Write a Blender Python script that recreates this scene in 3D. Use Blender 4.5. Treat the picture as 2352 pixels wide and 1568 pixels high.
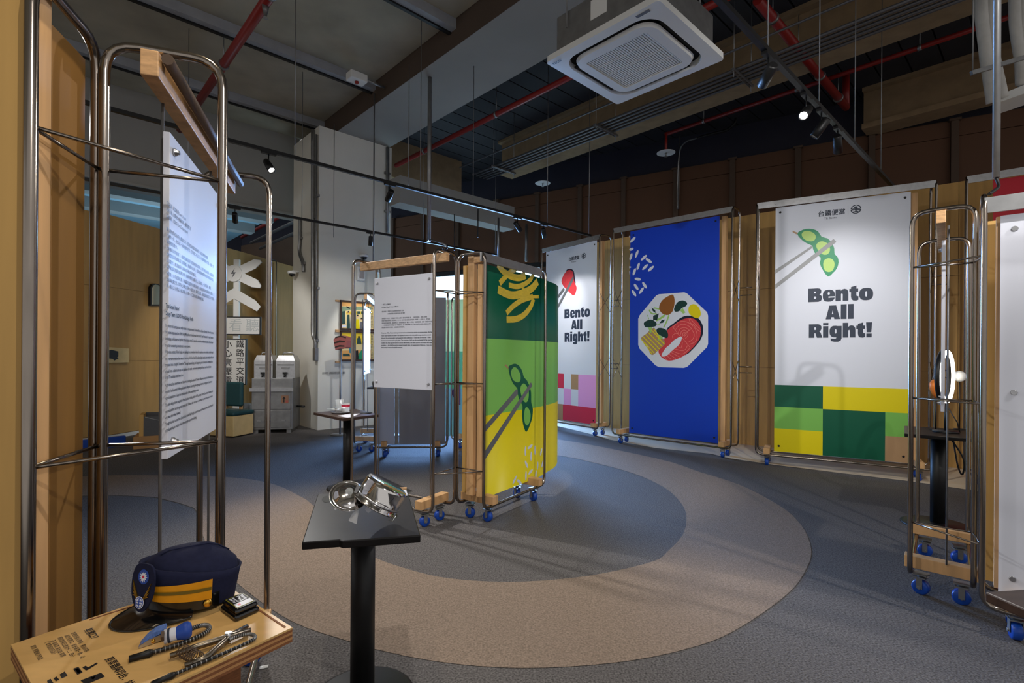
import bpy, bmesh, math, random
from mathutils import Vector as V, Matrix
random.seed(7)
for o in list(bpy.data.objects):
    bpy.data.objects.remove(o)
SC = bpy.context.scene
COL = SC.collection
pi = math.pi

# ------------------------------------------------------------------ camera, world, exposure, big lights
F, EYE, CX, CY, ROLL = 1170.0, 1.35, 1176.0, 812.5, 0.0065
cam = bpy.data.cameras.new('camera')
camo = bpy.data.objects.new('camera', cam)
COL.objects.link(camo)
cam.sensor_fit = 'HORIZONTAL'
cam.sensor_width = 36.0
cam.lens = F / 2352 * 36.0
cam.shift_y = (CY - 784) / 2352
cam.clip_start = 0.05
camo.matrix_world = Matrix.Translation((0, 0, EYE)) @ Matrix.Rotation(pi / 2, 4, 'X') @ Matrix.Rotation(ROLL, 4, 'Z')
SC.camera = camo

SC.view_settings.view_transform = 'Standard'
SC.view_settings.look = 'None'
SC.view_settings.exposure = 0.28
SC.view_settings.gamma = 1.0
SC.view_settings.use_curve_mapping = False

W = bpy.data.worlds.new('world')
SC.world = W
W.use_nodes = True
W.node_tree.nodes['Background'].inputs[0].default_value = (1.0, 0.98, 0.97, 1)
W.node_tree.nodes['Background'].inputs[1].default_value = 0.5


def add_light(name, kind, loc, aim, energy, color=(1, 1, 1), size=0.1, angle=50, blend=0.6, size_y=None, parent=None):
    l = bpy.data.lights.new(name, kind)
    l.energy = energy
    l.color = color
    if kind == 'SPOT':
        l.spot_size = math.radians(angle)
        l.spot_blend = blend
        l.shadow_soft_size = size
    elif kind == 'AREA':
        l.size = size
        if size_y:
            l.shape = 'RECTANGLE'
            l.size_y = size_y
    else:
        l.shadow_soft_size = size
    o = bpy.data.objects.new(name, l)
    COL.objects.link(o)
    d = V(aim) - V(loc)
    o.location = loc
    o.rotation_euler = d.to_track_quat('-Z', 'Y').to_euler()
    return o


# daylight through the glazed door at the back of the hall
dl = add_light('daylight', 'AREA', (-0.55, 12.75, 2.0), (0.5, 6.2, -0.2), 430, (0.24, 0.48, 1.0), 3.4, size_y=3.0)
dl.data.spread = math.radians(72)
# cool light of the neighbouring room behind the bulkhead
add_light('next_room_light', 'AREA', (-8.5, 12.5, 2.6), (-8.0, 13.0, 5.0), 60, (0.45, 0.75, 1.0), 2.5)

# ------------------------------------------------------------------ picking points of the place
def ray(x, y):
    u, v = x - CX, y - CY
    return V(((u + ROLL * v) / F, 1.0, -(v - ROLL * u) / F))


def onz(x, y, z=0.0):
    r = ray(x, y)
    t = (z - EYE) / r.z
    return V((r.x * t, t, z))


def at(x, y, Y):
    r = ray(x, y)
    return V((r.x * Y, Y, EYE + r.z * Y))


class Plane:
    """an upright plane through A and B (floor plan points)"""
    def __init__(s, A, B):
        s.A = V((A[0], A[1], 0)); s.B = V((B[0], B[1], 0))
        s.ex = (s.B - s.A).normalized(); s.ez = V((0, 0, 1))
        s.n = s.ex.cross(s.ez)            # towards the viewer of a left-to-right A-B
        s.L = (s.B - s.A).length

    def p(s, a, z, lift=0.0):
        return s.A + s.ex * a + s.ez * z + s.n * lift

    def hit(s, x, y, lift=0.0):
        r = ray(x, y); C = V((0, 0, EYE))
        t = (s.A - C).dot(s.n) / r.dot(s.n)
        q = C + r * t
        return q + s.n * lift

    def uv(s, x, y):
        q = s.hit(x, y)
        return (q - s.A).dot(s.ex), q.z


# ------------------------------------------------------------------ mesh builder
class MB:
    def __init__(s):
        s.v = []; s.f = []; s.m = []; s.cur = 0; s.sm = []

    def add(s, vs, fs, smooth=False):
        b = len(s.v)
        s.v += [V(q) for q in vs]
        for f in fs:
            s.f.append([b + i for i in f]); s.m.append(s.cur); s.sm.append(smooth)
        return s

    def slot(s, i):
        s.cur = i
        return s

    def box(s, lo, hi, X=None, O=None):
        """box between lo and hi; X = (ex, ey, ez) axes and O origin when turned"""
        x0, y0, z0 = lo; x1, y1, z1 = hi
        c = [(x0, y0, z0), (x1, y0, z0), (x1, y1, z0), (x0, y1, z0), (x0, y0, z1), (x1, y0, z1), (x1, y1, z1), (x0, y1, z1)]
        if X:
            O = V(O) if O is not None else V((0, 0, 0))
            c = [O + X[0] * a + X[1] * b + X[2] * d for a, b, d in c]
        fs = [(0, 3, 2, 1), (4, 5, 6, 7), (0, 1, 5, 4), (1, 2, 6, 5), (2, 3, 7, 6), (3, 0, 4, 7)]
        return s.add(c, fs)

    def bar(s, p, q, w, h, up=V((0, 0, 1))):
        """rectangular bar from p to q, width w sideways, height h along up (centred)"""
        p, q = V(p), V(q)
        d = (q - p); L = d.length; d.normalize()
        side = d.cross(up)
        if side.length < 1e-4:
            side = d.cross(V((1, 0, 0)))
        side.normalize(); u = side.cross(d)
        return s.box((0, -w / 2, -h / 2), (L, w / 2, h / 2), (d, side, u), p)

    def tube(s, pts, r, n=8, closed=False, cap=True):
        pts = [V(p) for p in pts]
        N = len(pts)
        rr = r if isinstance(r, (list, tuple)) else [r] * N
        T = []
        for i in range(N):
            a = pts[(i - 1) % N] if (closed or i > 0) else pts[i]
            b = pts[(i + 1) % N] if (closed or i < N - 1) else pts[i]
            T.append((b - a).normalized())
        ref = V((0, 0, 1)) if abs(T[0].z) < 0.9 else V((1, 0, 0))
        nrm = (ref - T[0] * ref.dot(T[0])).normalized()
        vs = []
        for i in range(N):
            if i:
                q = T[i - 1].rotation_difference(T[i])
                nrm = q @ nrm
                nrm = (nrm - T[i] * nrm.dot(T[i])).normalized()
            bi = T[i].cross(nrm)
            for k in range(n):
                a = 2 * pi * k / n
                vs.append(pts[i] + (nrm * math.cos(a) + bi * math.sin(a)) * rr[i])
        fs = []
        M = N if closed else N - 1
        sh = 0
        if closed:
            q = T[-1].rotation_difference(T[0]); n2 = q @ nrm
            n0 = (vs[0] - pts[0]).normalized()
            ang = math.atan2(T[0].dot(n2.cross(n0)), n2.dot(n0))
            sh = int(round(ang / (2 * pi / n))) % n
        for i in range(M):
            j = (i + 1) % N
            o = sh if (closed and j == 0) else 0
            for k in range(n):
                k2 = (k + 1) % n
                if o:
                    fs.append((i * n + (k + o) % n, i * n + (k2 + o) % n, j * n + k2, j * n + k))
                else:
                    fs.append((i * n + k, i * n + k2, j * n + k2, j * n + k))
        s.add(vs, fs, True)
        if cap and not closed:
            s.add(vs[:n], [tuple(range(n - 1, -1, -1))])
            s.add(vs[-n:], [tuple(range(n))])
        return s

    def rod(s, p, q, r, n=8):
        return s.tube([p, q], r, n)

    def lathe(s, prof, O, ax=V((0, 0, 1)), n=24, cap0=True, cap1=True, ref=None, sx=1.0):
        O = V(O); ax = V(ax).normalized()
        r0 = ref if ref is not None else (V((1, 0, 0)) if abs(ax.x) < 0.9 else V((0, 1, 0)))
        a = (r0 - ax * r0.dot(ax)).normalized(); b = ax.cross(a)
        vs = []
        for r, h in prof:
            for k in range(n):
                t = 2 * pi * k / n
                vs.append(O + ax * h + a * (r * math.cos(t) * sx) + b * (r * math.sin(t)))
        fs = []
        for i in range(len(prof) - 1):
            for k in range(n):
                k2 = (k + 1) % n
                fs.append((i * n + k, i * n + k2, (i + 1) * n + k2, (i + 1) * n + k))
        s.add(vs, fs, True)
        if cap0:
            s.add(vs[:n], [tuple(range(n - 1, -1, -1))])
        if cap1:
            s.add(vs[-n:], [tuple(range(n))])
        return s

    def prism(s, pts, vec):
        """extrude a planar outline (3-D points) along vec"""
        pts = [V(p) for p in pts]; vec = V(vec); n = len(pts)
        s.add(pts, [tuple(range(n))]); s.add([p + vec for p in pts], [tuple(range(n - 1, -1, -1))])
        vs = pts + [p + vec for p in pts]
        s.add(vs, [(i, i + n, (i + 1) % n + n, (i + 1) % n) for i in range(n)])
        return s

    def face(s, pts):
        return s.add(pts, [tuple(range(len(pts)))])

    def grid(s, rows, closed=False, smooth=True):
        n = len(rows[0]); vs = [p for r in rows for p in r]
        fs = []
        for i in range(len(rows) - 1):
            for k in range(n if closed else n - 1):
                k2 = (k + 1) % n
                fs.append((i * n + k, i * n + k2, (i + 1) * n + k2, (i + 1) * n + k))
        return s.add(vs, fs, smooth)

    def ball(s, c, r, n=14, m=8, sz=1.0):
        c = V(c)
        return s.lathe([(max(r * math.sin(pi * i / m), 1e-4), -r * sz * math.cos(pi * i / m)) for i in range(m + 1)], c, n=n)

    def build(s, name, mats, parent=None, fix=True, bevel=0.0):
        me = bpy.data.meshes.new(name)
        o0 = V((0, 0, 0))
        if parent is not None:
            o0 = ORG.get(parent.name, V((0, 0, 0)))
        me.from_pydata([tuple(q - o0) for q in s.v], [], s.f)
        if not isinstance(mats, (list, tuple)):
            mats = [mats]
        for m_ in mats:
            me.materials.append(m_)
        for p, mi, sm in zip(me.polygons, s.m, s.sm):
            p.material_index = min(mi, len(mats) - 1)
            p.use_smooth = sm
        bm = bmesh.new(); bm.from_mesh(me)
        bmesh.ops.remove_doubles(bm, verts=bm.verts, dist=1e-6)
        if fix:
            bmesh.ops.recalc_face_normals(bm, faces=bm.faces)
        bm.to_mesh(me); bm.free()
        o = bpy.data.objects.new(name, me)
        COL.objects.link(o)
        if parent is not None:
            o.parent = parent
            ORG[o.name] = o0.copy()
        else:
            ORG[o.name] = V((0, 0, 0))
        if bevel:
            md = o.modifiers.new('bevel', 'BEVEL'); md.width = bevel; md.segments = 2; md.limit_method = 'ANGLE'
            md.angle_limit = math.radians(50)
        return o


ORG = {}


def tag(o, label=None, cat=None, group=None, kind=None):
    if label: o['label'] = label
    if cat: o['category'] = cat
    if group: o['group'] = group
    if kind: o['kind'] = kind
    return o


def thing(name, loc, label, cat, group=None):
    o = bpy.data.objects.new(name, None)
    o.empty_display_size = 0.1
    o.location = loc
    COL.objects.link(o)
    ORG[o.name] = V(loc)
    return tag(o, label, cat, group)


def struct(o):
    o['kind'] = 'structure'
    return o


def recentre(o):
    """put a lone mesh's origin at its base"""
    me = o.data
    xs = [v.co for v in me.vertices]
    c = V((sum(v.x for v in xs) / len(xs), sum(v.y for v in xs) / len(xs), min(v.z for v in xs)))
    for v in xs:
        v -= c
    o.location = c
    ORG[o.name] = c
    return o


def copy_tree(o, delta, parent=None):
    c = o.copy()
    COL.objects.link(c)
    c.parent = parent
    if parent is None:
        c.location = o.location + V(delta)
    ORG[c.name] = ORG.get(o.name, V((0, 0, 0))) + V(delta)
    for ch in [k for k in bpy.data.objects if k.parent == o]:
        copy_tree(ch, delta, c)
    return c


# ------------------------------------------------------------------ materials
def lin(c):
    return tuple(((v / 255) / 12.92 if v / 255 <= 0.04045 else ((v / 255 + 0.055) / 1.055) ** 2.4) for v in c)


def mat(name, rgb, rough=0.6, metal=0.0, var=0.0, scale=20.0, bump=0.0, stretch=None, dark=0.75, emit=None, trans=0.0,
        spec=0.5, coat=0.0, ior=1.45, alpha=1.0, detail=4.0):
    m = bpy.data.materials.new(name)
    m.use_nodes = True
    nt = m.node_tree; b = nt.nodes['Principled BSDF']
    c = lin(rgb)
    b.inputs['Base Color'].default_value = (*c, 1)
    b.inputs['Roughness'].default_value = rough
    b.inputs['Metallic'].default_value = metal
    b.inputs['Specular IOR Level'].default_value = spec
    b.inputs['IOR'].default_value = ior
    b.inputs['Coat Weight'].default_value = coat
    b.inputs['Transmission Weight'].default_value = trans
    b.inputs['Alpha'].default_value = alpha
    if emit:
        b.inputs['Emission Color'].default_value = (*emit[0], 1)
        b.inputs['Emission Strength'].default_value = emit[1]
    if var or bump:
        tc = nt.nodes.new('ShaderNodeTexCoord')
        mp = nt.nodes.new('ShaderNodeMapping')
        nt.links.new(tc.outputs['Object'], mp.inputs[0])
        if stretch: mp.inputs['Scale'].default_value = stretch
        no = nt.nodes.new('ShaderNodeTexNoise')
        no.inputs['Scale'].default_value = scale
        no.inputs['Detail'].default_value = detail
        nt.links.new(mp.outputs[0], no.inputs['Vector'])
        if var:
            r = nt.nodes.new('ShaderNodeValToRGB')
            r.color_ramp.elements[0].position = 0.3
            r.color_ramp.elements[1].position = 0.7
            r.color_ramp.elements[0].color = (*[k * (1 - var) * dark / 0.75 for k in c], 1)
            r.color_ramp.elements[1].color = (*[min(k * (1 + var * 0.6), 1) for k in c], 1)
            nt.links.new(no.outputs['Fac'], r.inputs[0])
            nt.links.new(r.outputs[0], b.inputs['Base Color'])
        if bump:
            bp = nt.nodes.new('ShaderNodeBump')
            bp.inputs['Strength'].default_value = bump
            bp.inputs['Distance'].default_value = 0.01
            nt.links.new(no.outputs['Fac'], bp.inputs['Height'])
            nt.links.new(bp.outputs[0], b.inputs['Normal'])
    return m


M = dict(
    carpet=mat('grey_carpet', (104, 100, 98), 0.95, var=0.6, scale=110, bump=0.6, spec=0.1, detail=6),
    carpet_b=mat('beige_carpet', (141, 124, 109), 0.95, var=0.36, scale=110, bump=0.6, spec=0.1, detail=6),
    cream=mat('cream_floor', (214, 196, 168), 0.6, var=0.05, scale=3),
    chrome=mat('steel_tube', (146, 136, 126), 0.2, 1.0, var=0.12, scale=9, stretch=(8, 8, 1)),
    steel=mat('brushed_steel', (190, 190, 192), 0.32, 1.0, var=0.1, scale=30),
    galv=mat('galvanised_steel', (150, 150, 150), 0.45, 0.85, var=0.15, scale=12),
    pine=mat('pine_wood', (214, 168, 116), 0.55, var=0.25, scale=14, stretch=(1, 1, 0.12), bump=0.05),
    pine_h=mat('pine_beam', (210, 166, 118), 0.55, var=0.25, scale=9, stretch=(3, 3, 9), bump=0.05),
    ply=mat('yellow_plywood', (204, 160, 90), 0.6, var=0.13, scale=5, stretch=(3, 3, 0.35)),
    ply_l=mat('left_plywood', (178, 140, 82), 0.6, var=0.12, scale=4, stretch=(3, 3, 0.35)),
    birch=mat('birch_plywood', (222, 178, 112), 0.4, var=0.12, scale=10, stretch=(1, 3, 1)),
    ply_edge=mat('plywood_edge', (140, 88, 52), 0.7, var=0.3, scale=60, stretch=(1, 1, 8)),
    white=mat('white_board', (226, 228, 238), 0.42, var=0.02, scale=2),
    wall=mat('white_wall_paint', (226, 224, 214), 0.8, var=0.04, scale=2, bump=0.05),
    grey_paint=mat('grey_concrete_paint', (152, 150, 145), 0.85, var=0.07, scale=1.2),
    ceil=mat('plaster_board', (172, 165, 146), 0.75, var=0.16, scale=1.6, dark=0.7),
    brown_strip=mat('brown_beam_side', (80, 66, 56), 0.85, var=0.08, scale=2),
    deck=mat('steel_deck', (52, 52, 56), 0.7, 0.2, var=0.15, scale=2),
    spray=mat('sprayed_fireproofing', (152, 127, 96), 0.95, var=0.15, scale=6, bump=0.6),
    brown=mat('brown_cladding', (96, 65, 44), 0.65, var=0.06, scale=1.5),
    brown_col=mat('steel_column_paint', (84, 66, 52), 0.6, var=0.08, scale=2),
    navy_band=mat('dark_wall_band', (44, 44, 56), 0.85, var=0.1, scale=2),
    red=mat('red_pipe_paint', (138, 32, 28), 0.4, var=0.06, scale=3),
    black=mat('black_metal', (16, 16, 17), 0.45),
    black_gloss=mat('black_lacquer', (14, 14, 15), 0.18, coat=0.5),
    table=mat('black_tabletop', (26, 24, 24), 0.35, spec=0.22, var=0.2, scale=7, stretch=(1, 5, 1)),
    walnut=mat('dark_brown_tabletop', (66, 48, 40), 0.4, var=0.25, scale=7, stretch=(1, 6, 1)),
    blue_w=mat('blue_wheel', (22, 70, 165), 0.35),
    pvc_w=mat('white_plastic', (225, 225, 222), 0.4),
    ac_grille=mat('grille_grey', (176, 178, 182), 0.5),
    dark=mat('dark_void', (20, 20, 22), 0.9),
    b_blue=mat('print_blue', (0, 58, 190), 0.4, var=0.02, scale=1),
    b_white=mat('print_white', (220, 224, 236), 0.4),
    b_dgreen=mat('print_dark_green', (0, 88, 62), 0.4),
    b_lgreen=mat('print_light_green', (122, 186, 84), 0.4),
    b_green=mat('print_leaf_green', (38, 148, 100), 0.4),
    b_bean=mat('print_bean', (186, 222, 118), 0.4),
    b_yellow=mat('print_yellow', (226, 208, 0), 0.4),
    b_noodle=mat('print_noodle', (228, 196, 52), 0.4, var=0.12, scale=20, stretch=(1, 1, 4)),
    b_red=mat('print_red', (212, 46, 76), 0.4),
    b_meat=mat('print_meat', (214, 62, 70), 0.4, var=0.1, scale=40),
    b_pink=mat('print_pink', (232, 162, 222), 0.4),
    b_tan=mat('print_tan', (176, 140, 102), 0.4),
    b_grey=mat('print_grey', (150, 152, 154), 0.4),
    b_grey_d=mat('print_dark_grey', (104, 106, 110), 0.4),
    ink=mat('print_ink', (44, 54, 72), 0.5),
    ink_k=mat('print_black', (24, 24, 28), 0.5),
    b_egg=mat('print_egg', (146, 86, 30), 0.4),
    b_navy=mat('print_navy', (22, 26, 52), 0.4),
    b_forest=mat('print_forest', (16, 58, 52), 0.4, var=0.4, scale=120),
    b_line=mat('print_line', (236, 130, 122), 0.4),
    b_lime=mat('print_lime', (160, 205, 110), 0.4),
    b_crimson=mat('print_crimson', (206, 30, 52), 0.4),
    tool=mat('tool_steel', (128, 118, 104), 0.32, 1.0, var=0.2, scale=40),
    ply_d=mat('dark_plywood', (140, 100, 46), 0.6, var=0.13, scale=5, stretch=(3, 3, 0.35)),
    channel=mat('channel_paint', (150, 152, 156), 0.6, var=0.1, scale=6),
    pipe_g=mat('conduit_grey', (98, 98, 102), 0.5, 0.5),
    sign_g=mat('pale_sign_grey', (186, 192, 192), 0.5),
    frost=mat('frosted_film', (150, 160, 178), 0.45, alpha=0.75),
    glass=mat('clear_glass', (235, 240, 240), 0.04, alpha=0.22),
    acrylic=mat('clear_acrylic', (225, 225, 228), 0.04, alpha=0.25),
    lens=mat('lamp_lens', (255, 255, 255), 0.3, emit=((1, 0.97, 0.92), 30)),
    ringl=mat('ring_light_tube', (255, 250, 240), 0.3, emit=((1, 0.93, 0.82), 7)),
    day=mat('daylight_pane', (200, 225, 255), 0.2, emit=((0.55, 0.82, 1.0), 2.2)),
    navy=mat('navy_wool', (30, 33, 58), 0.85, var=0.15, scale=90, bump=0.1, spec=0.2),
    gold_cloth=mat('gold_ribbon', (224, 150, 14), 0.5, var=0.08, scale=50),
    olive=mat('olive_stripe', (112, 92, 24), 0.6),
    gold=mat('gold_metal', (220, 170, 70), 0.3, 1.0),
    emblem_b=mat('emblem_blue', (30, 70, 160), 0.5),
    teal=mat('teal_vinyl', (28, 66, 70), 0.45),
    carton=mat('brown_cardboard', (176, 132, 84), 0.75, var=0.05, scale=5),
    cream_box=mat('cream_painted_wood', (214, 188, 134), 0.6, var=0.1, scale=8),
    stone=mat('grey_stone', (150, 156, 162), 0.85, var=0.2, scale=40),
    copper=mat('copper_orange', (214, 120, 50), 0.4, 0.3),
    insul=mat('white_insulation', (205, 203, 198), 0.85, var=0.08, scale=12, bump=0.3),
    poster=mat('poster_cream', (226, 206, 150), 0.6),
    skin=mat('print_skin', (226, 172, 130), 0.6),
    film=mat('cutting_film', (120, 110, 112), 0.1, alpha=0.55),
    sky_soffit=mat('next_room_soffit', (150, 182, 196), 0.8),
)

def film(name, rgb):
    """thin printed film that lets light through"""
    m = bpy.data.materials.new(name); m.use_nodes = True
    nt = m.node_tree; nt.nodes.clear()
    o = nt.nodes.new('ShaderNodeOutputMaterial'); mx = nt.nodes.new('ShaderNodeMixShader'); d = nt.nodes.new('ShaderNodeBsdfDiffuse'); t = nt.nodes.new('ShaderNodeBsdfTranslucent')
    for n in (d, t): n.inputs['Color'].default_value = (*lin(rgb), 1)
    mx.inputs[0].default_value = 0.55
    nt.links.new(d.outputs[0], mx.inputs[1]); nt.links.new(t.outputs[0], mx.inputs[2]); nt.links.new(mx.outputs[0], o.inputs[0])
    return m




def text(name, s, size, m, O, ex, ey, parent, align='LEFT', weight=0.0, leading=1.0, fit=None, lift=0.0015, kind=None, sx=1.0, up_fit=None):
    cu = bpy.data.curves.new(name, 'FONT')
    cu.body = s
    cu.size = size
    cu.align_x = align
    cu.offset = weight
    cu.space_line = leading
    cu.resolution_u = 3
    tmp = bpy.data.objects.new(name + '_tmp', cu)
    COL.objects.link(tmp)
    dg = bpy.context.evaluated_depsgraph_get()
    me = bpy.data.meshes.new_from_object(tmp.evaluated_get(dg))
    bpy.data.objects.remove(tmp)
    O = V(O); ex = V(ex).normalized(); ey = V(ey).normalized(); n = ex.cross(ey)
    xs = [v.co.x for v in me.vertices] or [0, 1]
    if fit:
        sx = fit / max(max(xs) - min(xs), 1e-6)
    o0 = ORG.get(parent.name, V((0, 0, 0))) if parent is not None else V((0, 0, 0))
    for v in me.vertices:
        v.co = O + ex * (v.co.x * sx) + ey * v.co.y + n * lift - o0
    me.materials.clear(); me.materials.append(m)
    o = bpy.data.objects.new(name, me)
    COL.objects.link(o)
    if parent is not None:
        o.parent = parent; ORG[o.name] = o0.copy()
    return o


def spline(pts, k=6, closed=True):
    """Catmull-Rom through 2-D or 3-D points"""
    P = [V(p) for p in pts]; n = len(P); out = []
    R = range(n) if closed else range(n - 1)
    for i in R:
        if closed:
            a, b, c, d = P[(i - 1) % n], P[i], P[(i + 1) % n], P[(i + 2) % n]
        else:
            a, b, c, d = P[max(i - 1, 0)], P[i], P[i + 1], P[min(i + 2, n - 1)]
        for j in range(k):
            t = j / k
            out.append(0.5 * ((2 * b) + (c - a) * t + (2 * a - 5 * b + 4 * c - d) * t * t + (3 * b - a - 3 * c + d) * t ** 3))
    if not closed: out.append(P[-1])
    return out


def fillet(pts, r, k=5):
    """closed polyline with rounded corners"""
    P = [V(p) for p in pts]; n = len(P); out = []
    for i in range(n):
        a, b, c = P[i - 1], P[i], P[(i + 1) % n]
        u = (a - b).normalized(); w = (c - b).normalized()
        rr = min(r, (a - b).length * 0.49, (c - b).length * 0.49)
        s, e = b + u * rr, b + w * rr
        for j in range(k + 1):
            t = j / k
            out.append(s * (1 - t) ** 2 + b * 2 * t * (1 - t) + e * t * t)
    return out
# ------------------------------------------------------------------ the setting
U2 = V((0.728, 0.686, 0)); U1 = V((-0.686, 0.728, 0)); UZ = V((0, 0, 1))
AX = (U2, U1, UZ)


def st(s, t, z=0.0):
    return U2 * s + U1 * t + UZ * z


# floor: grey carpet with a winding beige band, cream floor below the wall
floor = struct(MB().box((-16, -3, -0.1), (14, 24, 0)).build('floor', M['carpet']))
tr_in = [(1280.7, 1046), (1362, 1062), (1454, 1086.8), (1524.7, 1119), (1564.5, 1155.7), (1576.7, 1189.4), (1567.5, 1229),
         (1533.9, 1265.9), (1501.6, 1288.9), (1384.6, 1317), (1267.7, 1331.9), (1150.8, 1336.6), (1033.9, 1328.6), (954, 1312), (860, 1280)]
tr_out = [(1280.7, 1008.8), (1503, 1051.6), (1607, 1083.8), (1699, 1113.5), (1791, 1161.8), (1840, 1206), (1863, 1259.8),
          (1852, 1305.7), (1809, 1363.8), (1688.6, 1447.9), (1571.7, 1492), (1408, 1522.7), (1197.5, 1534.4), (1010.5, 1520.4),
          (860.8, 1490.9), (806, 1474.5), (670, 1427)]
up = [(0, 1112), (120, 1098), (245, 1092), (348, 1091.5), (523, 1095.6), (624, 1110.7), (691.5, 1141), (716, 1158), (764, 1200), (808, 1242)]
lo = [(560, 1352), (500, 1292), (469, 1238.7), (452, 1174.7), (429, 1161), (388, 1149.5), (348, 1141.5), (245, 1137.7), (120, 1142), (0, 1153)]
edge_a = spline([onz(*p) for p in up + tr_in[::-1] + [(1150, 1034), (1040, 1036)]], 4, False)
edge_b = spline([onz(*p) for p in [(1040, 1010), (1150, 1004)] + tr_out + lo], 4, False)
bm = MB().face([p + UZ * 0.002 for p in edge_a + edge_b])
band = bm.build('beige_carpet_band', M['carpet_b'], floor, fix=False)
b2 = bmesh.new(); b2.from_mesh(band.data); bmesh.ops.triangulate(b2, faces=b2.faces)
for f_ in b2.faces:
    if f_.normal.z < 0: f_.normal_flip()
b2.to_mesh(band.data); b2.free()
ce = [(1225, 965), (1280, 978), (1359, 997), (1399, 1009), (1503, 1028), (1635, 1042), (1675, 1052), (1779, 1067), (1900, 1082), (2100, 1106), (2250, 1128)]
ce = [onz(*p, 0.003) for p in ce] + [V((7.6, 4.2, 0.003)), V((8.6, 5.5, 0.003)), V((1.6, 12.0, 0.003)), V((0.5, 11.6, 0.003))]
MB().face(ce).build('cream_floor_strip', M['cream'], floor)
for p, q in [((596, 1533), (616, 1529)), ((507, 1556), (518, 1548))]:
    MB().bar(onz(*p, 0.004), onz(*q, 0.004), 0.02, 0.002).build('floor_tape', M['pvc_w'], floor)

# plywood walls
def panelled(name, pts, rows, m, wdt, base=None):
    root = None
    w = MB()
    for i in range(len(pts) - 1):
        a = V((*pts[i], 0)); b = V((*pts[i + 1], 0)); d = (b - a).normalized(); n = d.cross(UZ)
        w.box((-0.02, 0.03, 0), ((b - a).length + 0.02, 0.09, rows[-1]), (d, -n, UZ), a)
    root = struct(w.build(name, M['ply_edge']))
    for i in range(len(pts) - 1):
        a = V((*pts[i], 0)); b = V((*pts[i + 1], 0)); L = (b - a).length; d = (b - a) / L; n = d.cross(UZ)
        k = max(1, round(L / wdt))
        for j in range(k):
            for r in range(len(rows) - 1):
                MB().box((j * L / k + 0.002, 0.0, rows[r] + 0.002), ((j + 1) * L / k - 0.002, 0.03, rows[r + 1] - 0.002), (d, -n, UZ), a).build('plywood_sheet', m, root)
    return root


wall_right = panelled('wall_right', [(0.92, 10.45), (1.76, 9.45), (3.40, 7.81), (5.40, 6.17), (6.40, 5.1), (7.2, 3.7)], [0.0, 1.17, 2.34, 3.47], M['ply'], 0.92)
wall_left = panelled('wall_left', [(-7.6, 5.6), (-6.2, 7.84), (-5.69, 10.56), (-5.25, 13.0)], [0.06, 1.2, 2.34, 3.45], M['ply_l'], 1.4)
bl = MB()
for a, b in [((-7.6, 5.6), (-6.2, 7.84)), ((-6.2, 7.84), (-5.69, 10.56)), ((-5.69, 10.56), (-5.25, 13.0))]:
    a = V((*a, 0)); b = V((*b, 0)); d = (b - a).normalized(); n = d.cross(UZ)
    bl.box((-0.01, 0, 0), ((b - a).length + 0.01, 0.03, 0.055), (d, n, UZ), a)
struct(bl.build('baseboard_left', M['pvc_w']))

# brown clad back wall with steel columns, dark band above, glazed door
WB = V((1.74, 11.97, 0)); WD = V((0.858, -0.513, 0)); WN = WD.cross(UZ)     # WN faces the room
WX = (WD, -WN, UZ)
wb = MB().box((-14, 0.06, 3.6), (10, 0.2, 5.36), WX, WB).box((-0.6, 0.06, 0), (10, 0.2, 3.6), WX, WB).box((-14, 0.06, 0), (-5.0, 0.2, 3.6), WX, WB)
wall_back = struct(wb.build('wall_back', M['brown_col']))
ts = [-7.3, -6.15, -5.0, -3.75, -2.5, -1.3, -0.16, 0.9, 2.05, 3.17, 4.33, 5.48, 6.62, 7.8, 9.0]
for i, t in enumerate(ts):
    low = 3.62 if -4.9 < t < -0.7 else 0.0
    MB().box((t - 0.05, -0.07, low), (t + 0.05, 0.05, 5.30), WX, WB).box((t - 0.08, -0.09, 5.30), (t + 0.08, 0.05, 5.34), WX, WB).build('steel_column', M['brown_col'], wall_back)
    if i + 1 < len(ts):
        t2 = ts[i + 1]
        lo_ = 3.62 if -4.9 < (t + t2) / 2 < -0.9 else 0.0
        MB().box((t + 0.052, 0.0, 5.06), (t2 - 0.052, 0.058, 5.33), WX, WB).build('cladding_panel', M['brown'], wall_back)
        MB().box((t + 0.052, 0.0, lo_ + 0.01), (t2 - 0.052, 0.058, 5.05), WX, WB).build('cladding_panel', M['brown'], wall_back)
struct(MB().box((-14, 0.10, 5.362), (10, 0.25, 6.2), WX, WB).build('wall_back_upper', M['navy_band']))
win = struct(MB().box((-5.0, 0.0, 0.0), (-4.9, 0.16, 3.6), WX, WB).box((-0.62, 0.0, 0), (-0.56, 0.16, 3.6), WX, WB).box((-5.0, 0.0, 3.5), (-0.56, 0.16, 3.62), WX, WB)
             .box((-2.82, 0.0, 0), (-2.74, 0.14, 3.5), WX, WB).box((-5.0, 0.0, 2.4), (-0.6, 0.12, 2.47), WX, WB).build('window_1', M['black']))
for a, b in [(-4.9, -2.82), (-2.74, -0.62)]:
    for z0, z1 in [(0.05, 2.4), (2.47, 3.5)]:
        MB().box((a, 0.08, z0), (b, 0.09, z1), WX, WB).build('pane', M['day'], win)

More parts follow.
